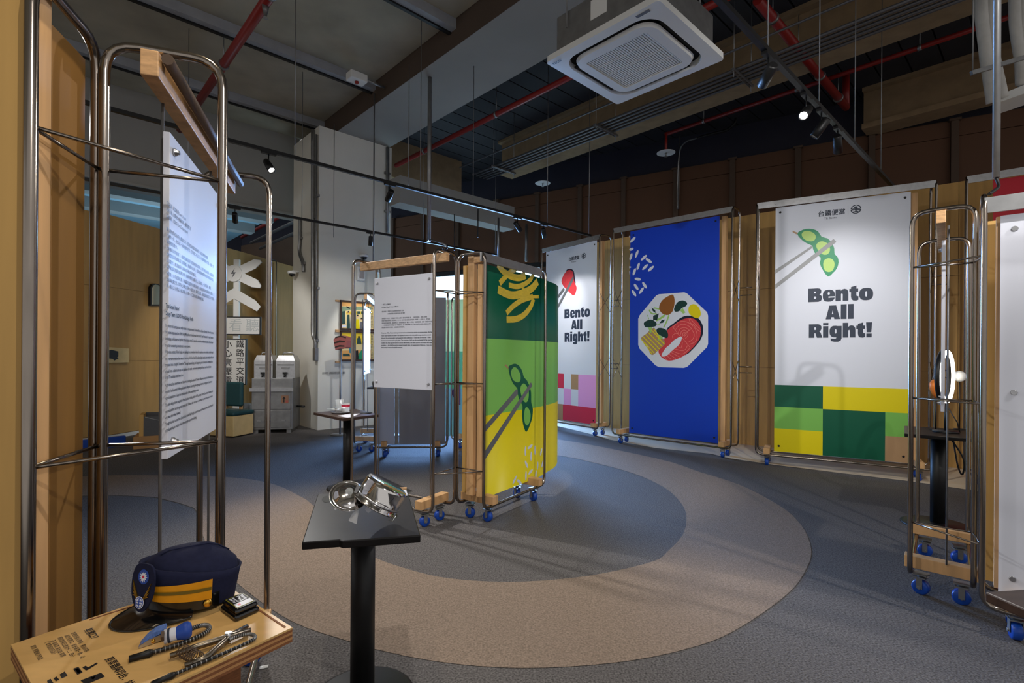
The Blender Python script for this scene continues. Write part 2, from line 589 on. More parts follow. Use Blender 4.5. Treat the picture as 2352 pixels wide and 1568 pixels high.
# ceiling on the left: plaster boards on steel channels
ceil = struct(MB().box((-11, -5, 5.69), (3.94, 10.5, 5.74), AX, (0, 0, 0)).build('ceiling', M['galv']))
jt = [-2.9, -0.85, 1.2, 3.26, 5.32, 7.42, 9.36, 10.62]
for i in range(len(jt) - 1):
    for a, b in [(-11, -6.1), (-6.1, -1.1), (-1.1, 3.94)]:
        MB().box((a + 0.004, jt[i] + 0.004, 5.65), (b - 0.004, jt[i + 1] - 0.004, 5.69), AX, (0, 0, 0)).build('plaster_board', M['ceil'], ceil)
for t in jt:
    ch = MB()
    ch.box((-11, t - 0.05, 5.52), (3.97, t + 0.05, 5.53), AX, (0, 0, 0)).box((-11, t - 0.05, 5.53), (3.97, t - 0.042, 5.649), AX, (0, 0, 0)).box((-11, t + 0.042, 5.53), (3.97, t + 0.05, 5.649), AX, (0, 0, 0))
    ch.slot(1).box((-11, t + 0.052, 5.50), (3.97, t + 0.10, 5.56), AX, (0, 0, 0)).slot(0)  # black strip standing in for the shadow line beside the channel
    for k in range(-24, 10):
        ch.lathe([(0.012, -0.006), (0.012, 0.0)], st(k * 0.42, t - 0.02, 5.52), n=6)
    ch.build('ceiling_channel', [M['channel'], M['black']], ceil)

# concrete beam and column
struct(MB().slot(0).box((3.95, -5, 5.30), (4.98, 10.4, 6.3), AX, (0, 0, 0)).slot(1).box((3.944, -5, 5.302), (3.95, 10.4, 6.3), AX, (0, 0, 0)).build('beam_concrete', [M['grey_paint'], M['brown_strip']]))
struct(MB().slot(0).box((3.62, 8.76, 0), (5.03, 9.95, 2.6), AX, (0, 0, 0)).slot(0).box((3.62, 8.76, 2.6), (5.03, 9.95, 5.30), AX, (0, 0, 0)).build('wall_column', [M['wall']]))
struct(MB().box((-11, 10.42, 4.12), (3.9, 10.8, 6.3), AX, (0, 0, 0)).box((-11, 10.38, 4.08), (3.9, 10.84, 4.12), AX, (0, 0, 0)).build('beam_bulkhead', M['grey_paint']))

# next room seen above the left plywood wall
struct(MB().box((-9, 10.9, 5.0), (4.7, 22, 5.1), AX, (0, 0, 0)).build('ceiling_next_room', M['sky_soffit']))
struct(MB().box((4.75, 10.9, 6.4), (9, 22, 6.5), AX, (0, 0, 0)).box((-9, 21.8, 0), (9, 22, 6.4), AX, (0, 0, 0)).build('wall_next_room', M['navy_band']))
for t in (12.2, 14.0, 15.6):
    struct(MB().box((-9, t, 4.75), (4.6, t + 0.35, 5.0), AX, (0, 0, 0)).build('beam_next_room', M['grey_paint']))
for s_, z_, m_ in [(5.3, 5.35, 'red'), (5.6, 5.2, 'galv'), (5.9, 5.05, 'galv')]:
    tag(recentre(MB().rod(st(s_, 10.95, z_), st(s_, 19.4, z_), 0.05).build('service_pipe', M[m_])),
        {5.3: 'red pipe high in the dark room beyond the white column', 5.6: 'upper grey pipe in the dark room beyond the white column',
         5.9: 'lower grey pipe in the dark room beyond the white column'}[s_], 'pipe')

# steel deck on the right, sprayed beams
deck = struct(MB().box((4.98, -4, 6.08), (14, 14, 6.15), AX, (0, 0, 0)).build('ceiling_deck', M['deck']))
t = -4.0
while t < 13.9:
    MB().box((4.98, t + 0.012, 6.03), (14, t + 0.388, 6.08), AX, (0, 0, 0)).build('deck_sheet', M['deck'], deck)
    t += 0.4


def ibeam(name, s0, s1, t0, t1, zb, zt):
    m = (s0 + s1) / 2
    b = MB().box((s0, t0, zb), (s1, t1, zb + 0.09), AX, (0, 0, 0)).box((m - 0.09, t0, zb + 0.09), (m + 0.09, t1, zt), AX, (0, 0, 0))
    b.box((s0 + 0.02, t0, zt - 0.06), (s1 - 0.02, t1, zt - 0.001), AX, (0, 0, 0))
    return struct(b.build(name, M['spray']))


ibeam('beam_sprayed', 7.42, 7.88, -4, 8.4, 5.30, 6.03)
ibeam('beam_sprayed_far', 10.5, 10.95, -4, 2.3, 5.30, 6.03)
struct(MB().box((4.9, 8.23, 4.12), (7.8, 8.6, 4.62), AX, (0, 0, 0)).build('beam_duct', M['grey_paint']))
struct(MB().box((5.05, 9.9, 5.2), (7.6, 10.3, 6.05), AX, (0, 0, 0)).build('beam_cross', M['spray']))
# ------------------------------------------------------------------ rolling display frames
def caster_meshes():
    w = MB().lathe([(0.012, -0.02), (0.036, -0.02), (0.041, -0.015), (0.041, 0.015), (0.036, 0.02), (0.012, 0.02)], (0, 0, 0.041), V((0, 1, 0)), 16)
    fk = MB()
    for s in (-1, 1):
        fk.box((-0.014, s * 0.024 - 0.0015, 0.034), (0.014, s * 0.024 + 0.0015, 0.094))
        fk.lathe([(0.009, -0.004), (0.009, 0.004)], (0, s * 0.027, 0.041), V((0, 1, 0)), 8)
    fk.box((-0.03, -0.028, 0.094), (0.03, 0.028, 0.1)).lathe([(0.016, 0.1), (0.016, 0.112)], (0, 0, 0), n=10).box((-0.035, -0.03, 0.112), (0.035, 0.03, 0.12))
    return w, fk


CW, CF = caster_meshes()
_wm = _fm = None


class Frame:
    pass


def frame(label, A, B, rear, H, group, blocks=True, beam=None, cat='display frame', name='display_frame', D=None):
    """steel tube loop on four casters; A-B is the front line seen left to right, rear the depth vector"""
    global _wm, _fm
    fr = Frame()
    A = V((*A, 0)); B = V((*B, 0)); rv = V((*rear, 0))
    fr.A, fr.B = A, B
    fr.L = (B - A).length; fr.ex = (B - A) / fr.L; fr.D = rv.length; fr.er = rv / fr.D; fr.H = H
    fr.p = lambda a, d, z: A + fr.ex * a + fr.er * d + UZ * z
    fr.X = (fr.ex, fr.er, UZ)
    base = (A + B + rv) / 2
    fr.root = r = thing(name, base, label, cat, group)
    zr, zt, L, D = 0.135, H - 0.0125, fr.L, fr.D
    loop = [fr.p(0, 0, zr), fr.p(L, 0, zr), fr.p(L, 0, zt), fr.p(L, D, zt), fr.p(L, D, zr), fr.p(0, D, zr), fr.p(0, D, zt), fr.p(0, 0, zt)]
    MB().tube(fillet(loop, 0.075), 0.0125, 10, closed=True).build('tube_loop', M['chrome'], r)
    for i, a in enumerate((0.12, L - 0.12)):
        MB().box((a - 0.035, -0.03, zr + 0.0125), (a + 0.035, D + 0.03, zr + 0.078), fr.X, A).build('wooden_block', M['pine'], r, bevel=0.003)
        for d in (0.045, D - 0.045):
            q = fr.p(a, d, 0)
            ang = math.atan2(fr.er.y, fr.er.x) + random.uniform(-0.5, 0.5)
            ca, sa = math.cos(ang), math.sin(ang)
            if _fm is None:
                _fm = CF.build('caster', M['galv']).data; bpy.data.objects.remove(bpy.data.objects['caster'])
                _wm = CW.build('wheel', M['blue_w']).data; bpy.data.objects.remove(bpy.data.objects['wheel'])
            c = bpy.data.objects.new('caster', _fm); COL.objects.link(c)
            c.parent = r; c.location = q - base; c.rotation_euler = (0, 0, ang)
            w = bpy.data.objects.new('wheel', _wm); COL.objects.link(w); w.parent = c
    if beam:
        dz, y0 = beam
        MB().box((-0.03, D / 2 - 0.03, zt - 0.08), (L + 0.03, D / 2 + 0.012, zt - 0.0125), fr.X, A + fr.er * dz).build('wooden_beam', M['pine_h'], r, bevel=0.003)
        if y0: MB().rod(fr.p(-0.03, D / 2 - 0.012, zt - 0.031), fr.p(L + 0.03, D / 2 - 0.012, zt - 0.031), 0.015).build('top_rod', M['brown_col'], r)
    return fr


def hung_panel(fr, a0, a1, d, z0, z1, slant=0.0):
    """white text board on two thin hanging rods"""
    r = fr.root
    b = MB().box((a0, d - 0.008, z0), (a1, d + 0.008, z1), fr.X, fr.A).build('text_board', M['white'], r, bevel=0.001)
    for a in (a0 + 0.035, a1 - 0.035):
        MB().rod(fr.p(a, d + 0.02, 0.21), fr.p(a, d + 0.02, fr.H - 0.09), 0.005, 6).build('hanging_rod', M['galv'], r)
        for z in (z0 + 0.045, z1 - 0.045):
            MB().lathe([(0.012, 0), (0.011, 0.006), (0.006, 0.012), (0.006, 0.016)], fr.p(a, d - 0.008, z), -fr.er, 10).build('standoff_screw', M['steel'], b)
    return b


def tri(pts, z, label, group):
    P = [V((p[0], p[1], z)) for p in pts]
    root = thing('bracing_rods', (P[0] + P[1] + P[2]) / 3, label, 'rod', group)
    for i in range(3):
        MB().rod(P[i], P[(i + 1) % 3], 0.0048, 6).build('rod', M['chrome'], root)


G1 = 'rolling steel tube display frames'
PRINT = 0.0012


def trace(fr_root, parent, name, m, plane, pts, lift=PRINT, smooth=0, clip=None):
    """flat print on a board: outline taken on the board's own plane"""
    q = [plane.hit(x, y, lift) if not isinstance(x, str) else y for x, y in pts]
    if smooth:
        q = spline(q, smooth)
    return MB().face(q).build(name, m, parent, fix=False)


def rect(parent, name, m, plane, a0, z0, a1, z1, lift=PRINT):
    return MB().face([plane.p(a0, z0, lift), plane.p(a1, z0, lift), plane.p(a1, z1, lift), plane.p(a0, z1, lift)]).build(name, m, parent, fix=False)


def ell(plane, c, ra, rz, rot, n=18, lift=PRINT, egg=0.0):
    out = []
    for k in range(n):
        t = 2 * pi * k / n
        x = ra * math.cos(t); z = rz * math.sin(t) * (1 + egg * math.cos(t))
        out.append(plane.p(c[0] + x * math.cos(rot) - z * math.sin(rot), c[1] + x * math.sin(rot) + z * math.cos(rot), lift))
    return out


def stroke(plane, pts, w, lift=PRINT, smooth=4, px=True, closed=False):
    """ribbon of constant width along a traced line"""
    q = [V((*plane.uv(*p), 0)) if px else V((*p, 0)) for p in pts]
    if smooth and len(q) > 2: q = spline(q, smooth, closed)
    L = []; R = []
    n = len(q)
    for i in range(n):
        d = (q[min(i + 1, n - 1)] - q[max(i - 1, 0)]).normalized()
        s = V((-d.y, d.x, 0)) * w / 2
        L.append(q[i] + s); R.append(q[i] - s)
    m = MB()
    m.grid([[plane.p(a.x, a.y, lift) for a in L], [plane.p(a.x, a.y, lift) for a in R]], smooth=False)
    return m


# --- F1: foreground frame with the big text board ------------------------------------------------
f1 = frame('tall steel tube frame with white text board behind the navy cap', (-0.802, 1.405), (-1.117, 2.334), (-0.255, -0.089), 2.16, G1, beam=(0.038, 1))
b1 = hung_panel(f1, 0.10, 0.75, 0.16, 1.045, 1.975)
pl1 = Plane(f1.p(0.10, 0.152, 0), f1.p(0.75, 0.152, 0))
cn1 = ['作品名稱  敲皿有聲 Sound Vessel', '策展人員  台鐵退休廚藝師傅．黃師傅口述', '設計團隊  UOVO Food Design Studio', '',
       '職人的智慧往往不在食譜之中，而是在身體的節奏裡。作品記錄退休領班',
       '人稱數十年，她以每一日的敲肉手勢，在零點二秒之間，以肉眼難辨的力道，完成一次',
       '最純粹的動作。', '在食物設計的脈絡下，我們挑戰容器只是盛裝的既定角色，將它轉化為延伸，成為能說',
       '出食物故事的敘事媒介與載體。透過數位分析，短暫敲擊被轉譯為有形的聲波與紋路，',
       '並以雷射，將這個逐漸消失的手藝刻印於餐盒。', '當便當盒與烹調的藝術交會，容器承載的集體記憶，化為職人一生的印記。觀者',
       '除觀看，亦可透過裝置，聆聽敲肉過程中規律的節奏，桌面設計取材自車廂的折疊桌，在',
       '旅程與展覽之間，如同在火車上打開一只便當盒，邀請您品嚐，那些推動鐵道前行的女性故事，',
       '讓．職人之心得以永續流傳，在每一次日常餐桌的體驗裡持續。']
en1 = ["The wisdom of a craftsperson rarely resides in recipes; instead, it lives within the rhythm of the body. This work captures",
       "the decades-long expertise of Ms. Huang Ming-shi, a retired foreman from the TR Taipei Restaurant. Her quick hands at",
       "tenderizing pork chops—a rhythmic strike lasting a mere 0.2 seconds—carried her professional intuition for meat qual-",
       "ity and her unwavering commitment to every traveler.",
       "Within the context of food design, we challenge the conventional role of the vessel as a mere container, transforming it",
       "into a narrative medium that extends the story of the food itself. By utilizing digital analysis, these fleeting strikes are",
       "translated into a tangible \"waveprint.\" Through laser etching, the disappearing craft of massage is converted into a",
       "physical form—visible to the eye and palpable to the touch—permanently engraving the human touch onto the base",
       "of the TR stainless steel bento box.",
       "As the bento box intertwines with the art of cooking, the vessel of Taiwan's collective memory is transformed into an",
       "imprint of craftsperson's lifelong dedication. Beyond observing the engravings, viewers can engage with custom-ad-",
       "vanced installation to hear the rhythmic echo of the tenderizing process.",
       "The table design draws inspiration from the classic folding tables of TR carriages. It turns the moment between jour-",
       "neys and exhibits, into the gentle opening of a TR bento box on a train—an invitation to savor the stories of women",
       "who drove the railway forward.",
       "Through this dual connection of sound and vessel, Ms. Huang's devotion transcends time and space, allowing the spirit",
       "of craftsmanship to endure within the everyday experience of dining."]
def lines(pl, parent, rows, ys, px, size, wgt, wfull, m=None):
    """rows of text, each starting on the picture's own row at column px"""
    for s_, y in zip(rows, ys):
        if not s_: continue
        a, z = pl.uv(px, y)
        text('printed_line', s_, size, m or M['ink'], pl.p(a, z), pl.ex, UZ, parent, weight=wgt, fit=wfull(s_) if wfull else None)
a0_, _ = pl1.uv(381, 600)
full = 0.575
lines(pl1, b1, cn1[:3], [468, 483, 498], 381, 0.0135, 0.0, None)
lines(pl1, b1, cn1[4:], [528, 542, 556, 571, 585, 600, 614, 630, 644, 658], 381, 0.0125, 0.0, lambda s: full * min(1, len(s) / 39))
lines(pl1, b1, ['Title: Sound Vessel', 'Design Team : UOVO Food Design Studio'], [705, 723], 379, 0.0165, 0.0004, None)
lines(pl1, b1, en1, [750, 765, 780, 796, 811, 827, 841, 856, 870, 888, 903, 918, 934, 949, 963, 978, 993], 378, 0.0125, 0.0002, lambda s: full * min(1, len(s) / 118))

# --- F2: frame leaning into the left edge, closed with plywood ----------------------------------
B2 = V((-1.0094, 1.065)); e2 = V((-0.96, -0.28))
f2 = frame('steel tube frame with plywood boards cut off by the left edge', (B2 + e2 * 0.95), B2, (-0.0756, 0.259), 2.16, G1)
L2 = f2.L
MB().box((0.03, 0.02, 0.22), (L2 - 0.015, 0.038, 2.28), f2.X, f2.A).build('plywood_board', M['ply'], f2.root, bevel=0.002)
MB().box((L2 - 0.07, 0.05, 0.215), (L2 - 0.015, 0.105, 2.15), f2.X, f2.A).build('wooden_post', M['pine'], f2.root, bevel=0.003)
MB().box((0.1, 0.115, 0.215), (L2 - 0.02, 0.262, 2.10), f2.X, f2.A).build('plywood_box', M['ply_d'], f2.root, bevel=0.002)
for i, z in enumerate((1.82, 1.105, 0.45)):
    tri([(-1.0094, 1.065), (-1.071, 1.32), (-0.802, 1.405)], z, ('uppermost', 'middle', 'lowest')[i] + ' steel rod triangle between the two foreground frames at left', 'bracing rods of the foreground frames')

# --- F3: text frame of the centre, F4: green frame ----------------------------------------------
rA = V((0.519, 0.855)) * 0.27
cR, cL = V((-0.525, 3.99)), V((-1.29, 4.46))
f3 = frame('steel tube frame with white tea text board beside the green banner', cL - rA / 2, cR - rA / 2, rA, 2.16, G1, beam=(0, 0))
b3 = hung_panel(f3, 0.155, 0.80, 0.105, 1.06, 1.985)
pl3 = Plane(f3.p(0.155, 0.097, 0), f3.p(0.80, 0.097, 0))
cn3 = ['一杯茶上的時光', 'A Cup of Tea, A Train in Motion', '展品提供：李靜芬 前台鐵車勤服務員 提供', '　　　　　台灣鐵路觀光號 隨車茶水員 提供']
lines(pl3, b3, cn3[:2], [701, 707], 877, 0.0145, 0.0002, None)
lines(pl3, b3, cn3[2:], [717, 722.5], 877, 0.0135, 0.0, None)
cn3b = ['自民國四十年代起，台灣鐵路於特快車上提供，隨車泡茶服務人員。．只要列車啟動，服務人員便會',
        '穿梭於車廂之間詢問，旅客的喜好，選一杯，並於列車行進間上前沖泡每一杯熱茶，一手提一壺，動作俐落',
        '單手掀起茶杯蓋的技藝，最能展現功力，也是旅客最深刻，難忘的一段時光．茶香瀰漫車廂，成為一日旅程中的記憶',
        '，一手拿著玻璃茶杯與杯蓋，另一手提起熱水，在一晃動的車廂之中，沒有半點閃失地將熱水緩緩注入杯中。',
        '那是屬於那個時代的風景，也是最難忘的旅程回憶。']
en3 = ["From the 1950s, Taiwan Railways introduced an on-board tea service on express trains, like the",
       "Guan Guang Express and Guang Hua Express. As soon as the train pulled away, attendants moved",
       "through the carriages asking each passenger their preference — black tea or green tea — then",
       "brewed and served each cup by hand. The true test of skill was the one-handed lid flip: one hand",
       "cradling the glass cup and its lid in a single deft motion, the other pouring hot water with steady",
       "precision — all while the carriage swayed beneath them. For passengers of that era, it was one of",
       "the journey's most unforgettable moments."]
lines(pl3, b3, cn3b, [733, 738, 743.5, 748.5, 753.5], 877, 0.0135, 0.0, lambda s: 0.555 * min(1, len(s) / 49))
lines(pl3, b3, en3, [766, 772, 777.5, 783, 788.5, 793.8, 799], 876.5, 0.0145, 0.0003, lambda s: 0.565 * min(1, len(s) / 96))

f4 = frame('steel tube frame carrying the curved green and yellow noodle banner', (-0.215, 3.98), (0.309, 4.766), (-0.2246, 0.15), 2.16, G1)
r4 = f4.root
MB().box((-0.02, 0.02, 2.075), (f4.L - 0.03, 0.035, 2.145), f4.X, f4.A).build('top_bar', M['galv'], r4)
MB().box((0.02, 0.20, 0.23), (0.045, 0.235, 2.06), f4.X, f4.A).build('plywood_slab', M['ply'], r4)
MB().box((0.045, 0.222, 0.23), (0.9, 0.237, 2.06), f4.X, f4.A).build('plywood_back', M['ply'], r4)
MB().box((0.02, 0.125, 0.215), (0.065, 0.19, 2.13), f4.X, f4.A).build('wooden_post', M['pine'], r4, bevel=0.003)
MB().box((0.02, 0.045, 0.215), (0.065, 0.088, 2.06), f4.X, f4.A).build('wooden_post', M['pine'], r4, bevel=0.003)
MB().box((0.02, 0.03, 2.075), (0.08, 0.19, 2.12), f4.X, f4.A).build('wooden_cleat', M['pine_h'], r4)
# the banner: flat, then bending away
prof = [V((-0.214, 4.124)), V((0.269, 4.861)), V((0.353, 5.055)), V((0.444, 5.268)), V((0.492, 5.479)), V((0.50, 5.66)), V((0.45, 5.86)), V((0.33, 6.02))]
crv = [prof[0], prof[0] * 0.5 + prof[1] * 0.5] + [V((q.x, q.y)) for q in spline([V((p.x, p.y, 0)) for p in prof[1:]], 5, False)]
def sheet(z0, z1, off=0.0):
    rows = []
    for z in (z0, z1):
        row = []
        for i, c in enumerate(crv):
            d = (crv[min(i + 1, len(crv) - 1)] - crv[max(i - 1, 0)]).normalized()
            row.append(V((c.x + d.y * off, c.y - d.x * off, z)))
        rows.append(row)
    return rows
body = MB()
for (z0, z1, k) in [(0.18, 0.848, 0), (0.848, 1.474, 1), (1.474, 2.075, 2)]:
    a = sheet(z0, z1); b = sheet(z0, z1, -0.006)
    body.slot(k).grid(a).slot(3).grid(b)
    body.face([a[0][0], a[1][0], b[1][0], b[0][0]])
a = sheet(0.18, 2.075); b = sheet(0.18, 2.075, -0.006)
body.slot(3).grid([a[1], b[1]], smooth=False).grid([a[0], b[0]], smooth=False)
ban4 = body.build('curved_banner', [M['b_yellow'], M['b_lgreen'], M['b_dgreen'], M['b_white']], r4, fix=False)
pl4 = Plane(prof[0], prof[1])
c5 = lambda x, y: (960 + x * 0.16582, 540 + y * 0.16582)
c6 = lambda x, y: (1040 + x * 0.15303, 760 + y * 0.15303)
c7 = lambda x, y: (1000 + x * 0.17857, 940 + y * 0.17857)
def pr(cf, name, m, pts, smooth=0, lift=PRINT):
    return trace(r4, ban4, name, M[m], pl4, [cf(*p) for p in pts], lift, smooth)
def st4(cf, pts, w, m='b_noodle', lift=PRINT):
    return stroke(pl4, [cf(*p) for p in pts], w, lift).build('noodle_print', M[m], ban4, fix=False)
st4(c5, [(1105, 405), (1180, 500), (1290, 570), (1400, 590), (1490, 560)], 0.06)
st4(c5, [(1365, 455), (1250, 535), (1180, 610), (1130, 665)], 0.05, lift=0.0016)
st4(c5, [(1600, 520), (1560, 610), (1470, 680), (1370, 710), (1258, 690)], 0.045)
st4(c5, [(1655, 640), (1570, 740), (1430, 810), (1280, 830), (1105, 750)], 0.07, lift=0.0018)
st4(c5, [(1440, 730), (1475, 765)], 0.03, lift=0.0017)
st4(c5, [(1520, 825), (1570, 850), (1672, 850)], 0.03, lift=0.0015)
st4(c5, [(1590, 850), (1440, 900), (1320, 980), (1225, 1078)], 0.05, lift=0.0013)
st4(c5, [(1600, 880), (1560, 990), (1470, 1100), (1360, 1160), (1225, 1168)], 0.055, lift=0.0014)
pod = [(835, 545), (870, 510), (930, 490), (990, 520), (1040, 600), (1065, 690), (1110, 740), (1150, 830), (1172, 920), (1175, 1070), (1192, 1130), (1200, 1200), (1180, 1340), (1105, 1512), (1055, 1400),
       (1040, 1250), (1045, 1120), (1005, 1050), (975, 950), (968, 862), (915, 800), (865, 700)]
pr(c6, 'chopstick_print', 'b_grey_d', [(480, 1420), (955, 870), (990, 890), (990, 930), (480, 1520)], lift=0.0012)
pr(c6, 'pod_print', 'b_dgreen', pod, 3, 0.0016)
for e in ([(870, 620), (910, 545), (960, 560), (1010, 650), (1010, 740), (970, 770), (900, 730)], [(1010, 890), (1030, 810), (1075, 790), (1130, 880), (1135, 1000), (1100, 1070), (1050, 1030)],
          [(1065, 1270), (1085, 1160), (1120, 1148), (1160, 1220), (1160, 1330), (1120, 1415), (1080, 1380)]):
    pr(c6, 'bean_print', 'b_lgreen', e, 4, 0.0020)
pr(c6, 'chopstick_print', 'b_grey_d', [(1170, 768), (1190, 818), (640, 1680), (480, 1930), (480, 1800)], lift=0.0024)
pr(c6, 'stem_print', 'b_tan', [(775, 510), (790, 498), (838, 545), (822, 570)])
for g in [((1158, 470), (1155, 595)), ((1185, 505), (1248, 455)), ((1281, 465), (1280, 585)), ((1232, 540), (1228, 662)), ((1150, 660), (1190, 750)), ((1195, 830), (1252, 772)),
          ((1165, 790), (1162, 915)), ((1295, 780), (1288, 885)), ((1045, 850), (992, 960)), ((1050, 905), (1108, 958)), ((1370, 500), (1348, 590)), ((1316, 670), (1312, 775)), ((1390, 645), (1365, 745)), ((1240, 860), (1236, 905))]:
    p, q = (V((*pl4.uv(*c7(*k)), 0)) for k in g)
    c = (p + q) / 2; d = q - p
    MB().face(ell(pl4, (c.x, c.y), d.length / 2 * 1.02, 0.0145, math.atan2(d.y, d.x))).build('rice_print', M['b_white'], ban4, fix=False)
for i, z in enumerate((1.83, 1.115, 0.43)):
    tri([f3.B.to_2d() if False else (f3.B.x, f3.B.y), ((f3.p(f3.L, f3.D, 0) + f4.p(0, f4.D, 0)) / 2).to_2d(), (f4.A.x, f4.A.y)], z, ('uppermost', 'middle', 'lowest')[i] + ' steel rod triangle between the tea text frame and green banner', 'bracing rods of the centre frames')

# --- F5: frame with small text board behind the tea table; F6 and F7 behind the text frame -------
f5 = frame('far small steel tube frame with narrow blue-lit text board', (-1.844, 6.85), (-1.99, 7.79), (-0.269, 0.0), 2.16, G1, beam=(0, 0))
b5 = hung_panel(f5, 0.0, 0.65, 0.15, 1.06, 1.985)
pl5 = Plane(f5.p(0.0, 0.142, 0), f5.p(0.65, 0.142, 0))
for z, n_, k in [(1.70, 3, 0.2), (1.55, 10, 0.58), (1.36, 2, 0.2), (1.31, 10, 0.58)]:
    for i in range(n_):
        w_ = k * (0.6 if i == n_ - 1 else 1)
        rect(b5, 'printed_line', M['ink'], pl5, 0.04, z - i * 0.018, 0.04 + w_, z - i * 0.018 + 0.007)
f6 = frame('steel tube frame with plain grey board behind the tea text frame', (-1.76, 6.55), (-0.84, 6.63), (-0.0235, 0.269), 2.16, G1)
MB().box((0.0, 0.03, 0.17), (0.245, 0.04, 2.08), f6.X, f6.A).build('grey_board', mat('blue_grey_board', (170, 180, 202), 0.35), f6.root)
MB().box((0.25, 0.03, 0.17), (0.30, 0.036, 2.08), f6.X, f6.A).build('edge_strip', M['galv'], f6.root)
MB().box((0.305, 0.03, 0.17), (0.90, 0.04, 2.08), f6.X, f6.A).build('grey_board', mat('dark_grey_board', (136, 138, 146), 0.35), f6.root)
f7 = frame('steel tube frame with pale translucent print behind grey board', (-0.86, 7.25), (-0.05, 7.0), (0.08, 0.258), 2.16, G1)
pl7 = Plane(f7.p(-0.12, 0.03, 0), f7.p(0.8, 0.03, 0))
pb7 = MB().box((-0.12, 0.031, 0.17), (0.8, 0.037, 2.12), f7.X, f7.A).build('translucent_print', film('pale_print', (214, 220, 176)), f7.root)
rect(pb7, 'printed_patch', film('mint', (140, 206, 184)), pl7, 0, 0.85, 0.92, 1.38)
rect(pb7, 'printed_patch', film('haze_blue', (150, 176, 205)), pl7, 0, 0.17, 0.92, 0.85)
MB().face([pl7.p(0.10, 0.80, 0.002), pl7.p(0.25, 0.95, 0.002), pl7.p(0.25, 0.62, 0.002), pl7.p(0.2, 0.62, 0.002)]).build('printed_patch', mat('plum', (104, 70, 104), 0.5), pb7, fix=False)

# --- tall banner frames ---------------------------------------------------------------------------
G2 = 'tall banner frames along the plywood wall'
def tall(label, PL, PR, aL, aR, H, D=0.27, ztop=3.2, post=True):
    """PL, PR: lower corners of the banner on the floor plan"""
    PL, PR = V(PL), V(PR)
    ex = (PR - PL).normalized(); er = V((-ex.y, ex.x))
    if er.y < 0: er = -er
    A = PL - ex * aL - er * 0.035; B = PR + ex * aR - er * 0.035
    fr = frame(label, A, B, er * D, H, G2)
    r = fr.root; L = fr.L
    MB().box((0.0, -0.002, H - 0.09), (L, 0.012, H - 0.015), fr.X, fr.A).build('top_bar', M['steel'], r)
    for a in (0.2, L * 0.45, L * 0.65, L - 0.15):
        MB().lathe([(0.012, 0), (0.012, 0.006)], fr.p(a, -0.002, H - 0.05), -fr.er, 8).build('bolt', M['steel'], r)
    for a in (aL + 0.06, L - aR + 0.01):
        MB().box((a, 0.09, 0.215), (a + 0.06, 0.15, H - 0.1), fr.X, fr.A).build('wooden_post', M['pine'], r)
    for a in (0.0, L):
        for z0 in (0.98, 2.05):
            MB().rod(fr.p(a, 0, z0), fr.p(a, D, z0 + 0.32), 0.004, 5).rod(fr.p(a, D, z0), fr.p(a, 0, z0 + 0.32), 0.004, 5).build('brace_wire', M['chrome'], r)
    for z0 in (1.12, 2.15, 2.25, 1.2):
        MB().rod(fr.p(L, D, z0), fr.p(L + 0.16, D + 0.02, z0), 0.007, 6).build('steel_pin', M['chrome'], r)
    pl = Plane(PL, PR)
    return fr, pl


f8, pl8 = tall('tall frame with cobalt blue banner showing a salmon bento plate', (1.768, 7.658), (2.742, 6.762), 0.27, 0.18, 3.30)
f9, pl9 = tall('tall frame with white banner showing a green bean pod in chopsticks', (3.215, 6.234), (4.353, 5.574), 0.20, 0.21, 3.25)
f10, pl10 = tall('tall frame with white banner showing meat and pink red squares', (0.622, 9.47), (1.392, 8.437), 0.08, 0.10, 3.33)
f11, pl11 = tall('tall frame with crimson banner at the right edge', (4.89, 5.19), (5.88, 4.345), 0.2, 0.2, 3.24)


def board(fr, pl, m, z0, z1):
    return MB().box((0, 0, z0), (pl.L, 0.006, z1), (pl.ex, -pl.n, UZ), pl.A).build('banner', M[m], fr.root)


bn8 = board(f8, pl8, 'b_blue', 0.18, 3.2)
bn9 = board(f9, pl9, 'b_white', 0.18, 3.155)
bn10 = board(f10, pl10, 'b_white', 0.18, 3.24)
bn11 = board(f11, pl11, 'b_crimson', 0.18, 3.15)
for fr, pl, bn, zt in ((f8, pl8, bn8, 3.2), (f9, pl9, bn9, 3.155), (f10, pl10, bn10, 3.24)):
    for a in (0.05, pl.L - 0.05):
        for z in (0.25, zt - 0.06):
            MB().lathe([(0.014, 0), (0.012, 0.006)], pl.p(a, z), pl.n, 8).build('banner_screw', M['black'], bn)


def T(pl, bn, name, m, pts, smooth=0, lift=PRINT, cf=None):
    return trace(None, bn, name, M[m], pl, [cf(*p) if cf else p for p in pts], lift, smooth)


# blue banner: rice and plate
c8 = lambda x, y: (1430 + x * 0.10204, 530 + y * 0.10204)
c9 = lambda x, y: (1440 + x * 0.13393, 650 + y * 0.13393)
for g in [((290, 140), (168, 262)), ((350, 435), (288, 602)), ((545, 545), (415, 665)), ((522, 622), (655, 715)), ((212, 500), (165, 662)), ((378, 715), (325, 880)), ((568, 755), (445, 875)), ((703, 790), (572, 910)),
          ((292, 840), (238, 1000)), ((272, 1075), (415, 1100)), ((448, 1155), (542, 1290)), ((260, 1195), (352, 1325)), ((474, 1272), (375, 1416)), ((214, 1335), (302, 1470)), ((150, 425), (248, 400))]:
    p, q = (V((*pl8.uv(*c8(*k)), 0)) for k in g)
    c = (p + q) / 2; d = q - p
    MB().face(ell(pl8, (c.x, c.y), d.length / 2 * 1.02, 0.021, math.atan2(d.y, d.x))).build('rice_print', M['b_white'], bn8, fix=False)
for g in ([(150, 110), (165, 115), (150, 160)], [(150, 792), (205, 812), (150, 846)], [(150, 900), (172, 930), (158, 1005)]):
    T(pl8, bn8, 'rice_print', 'b_white', g, cf=c8)
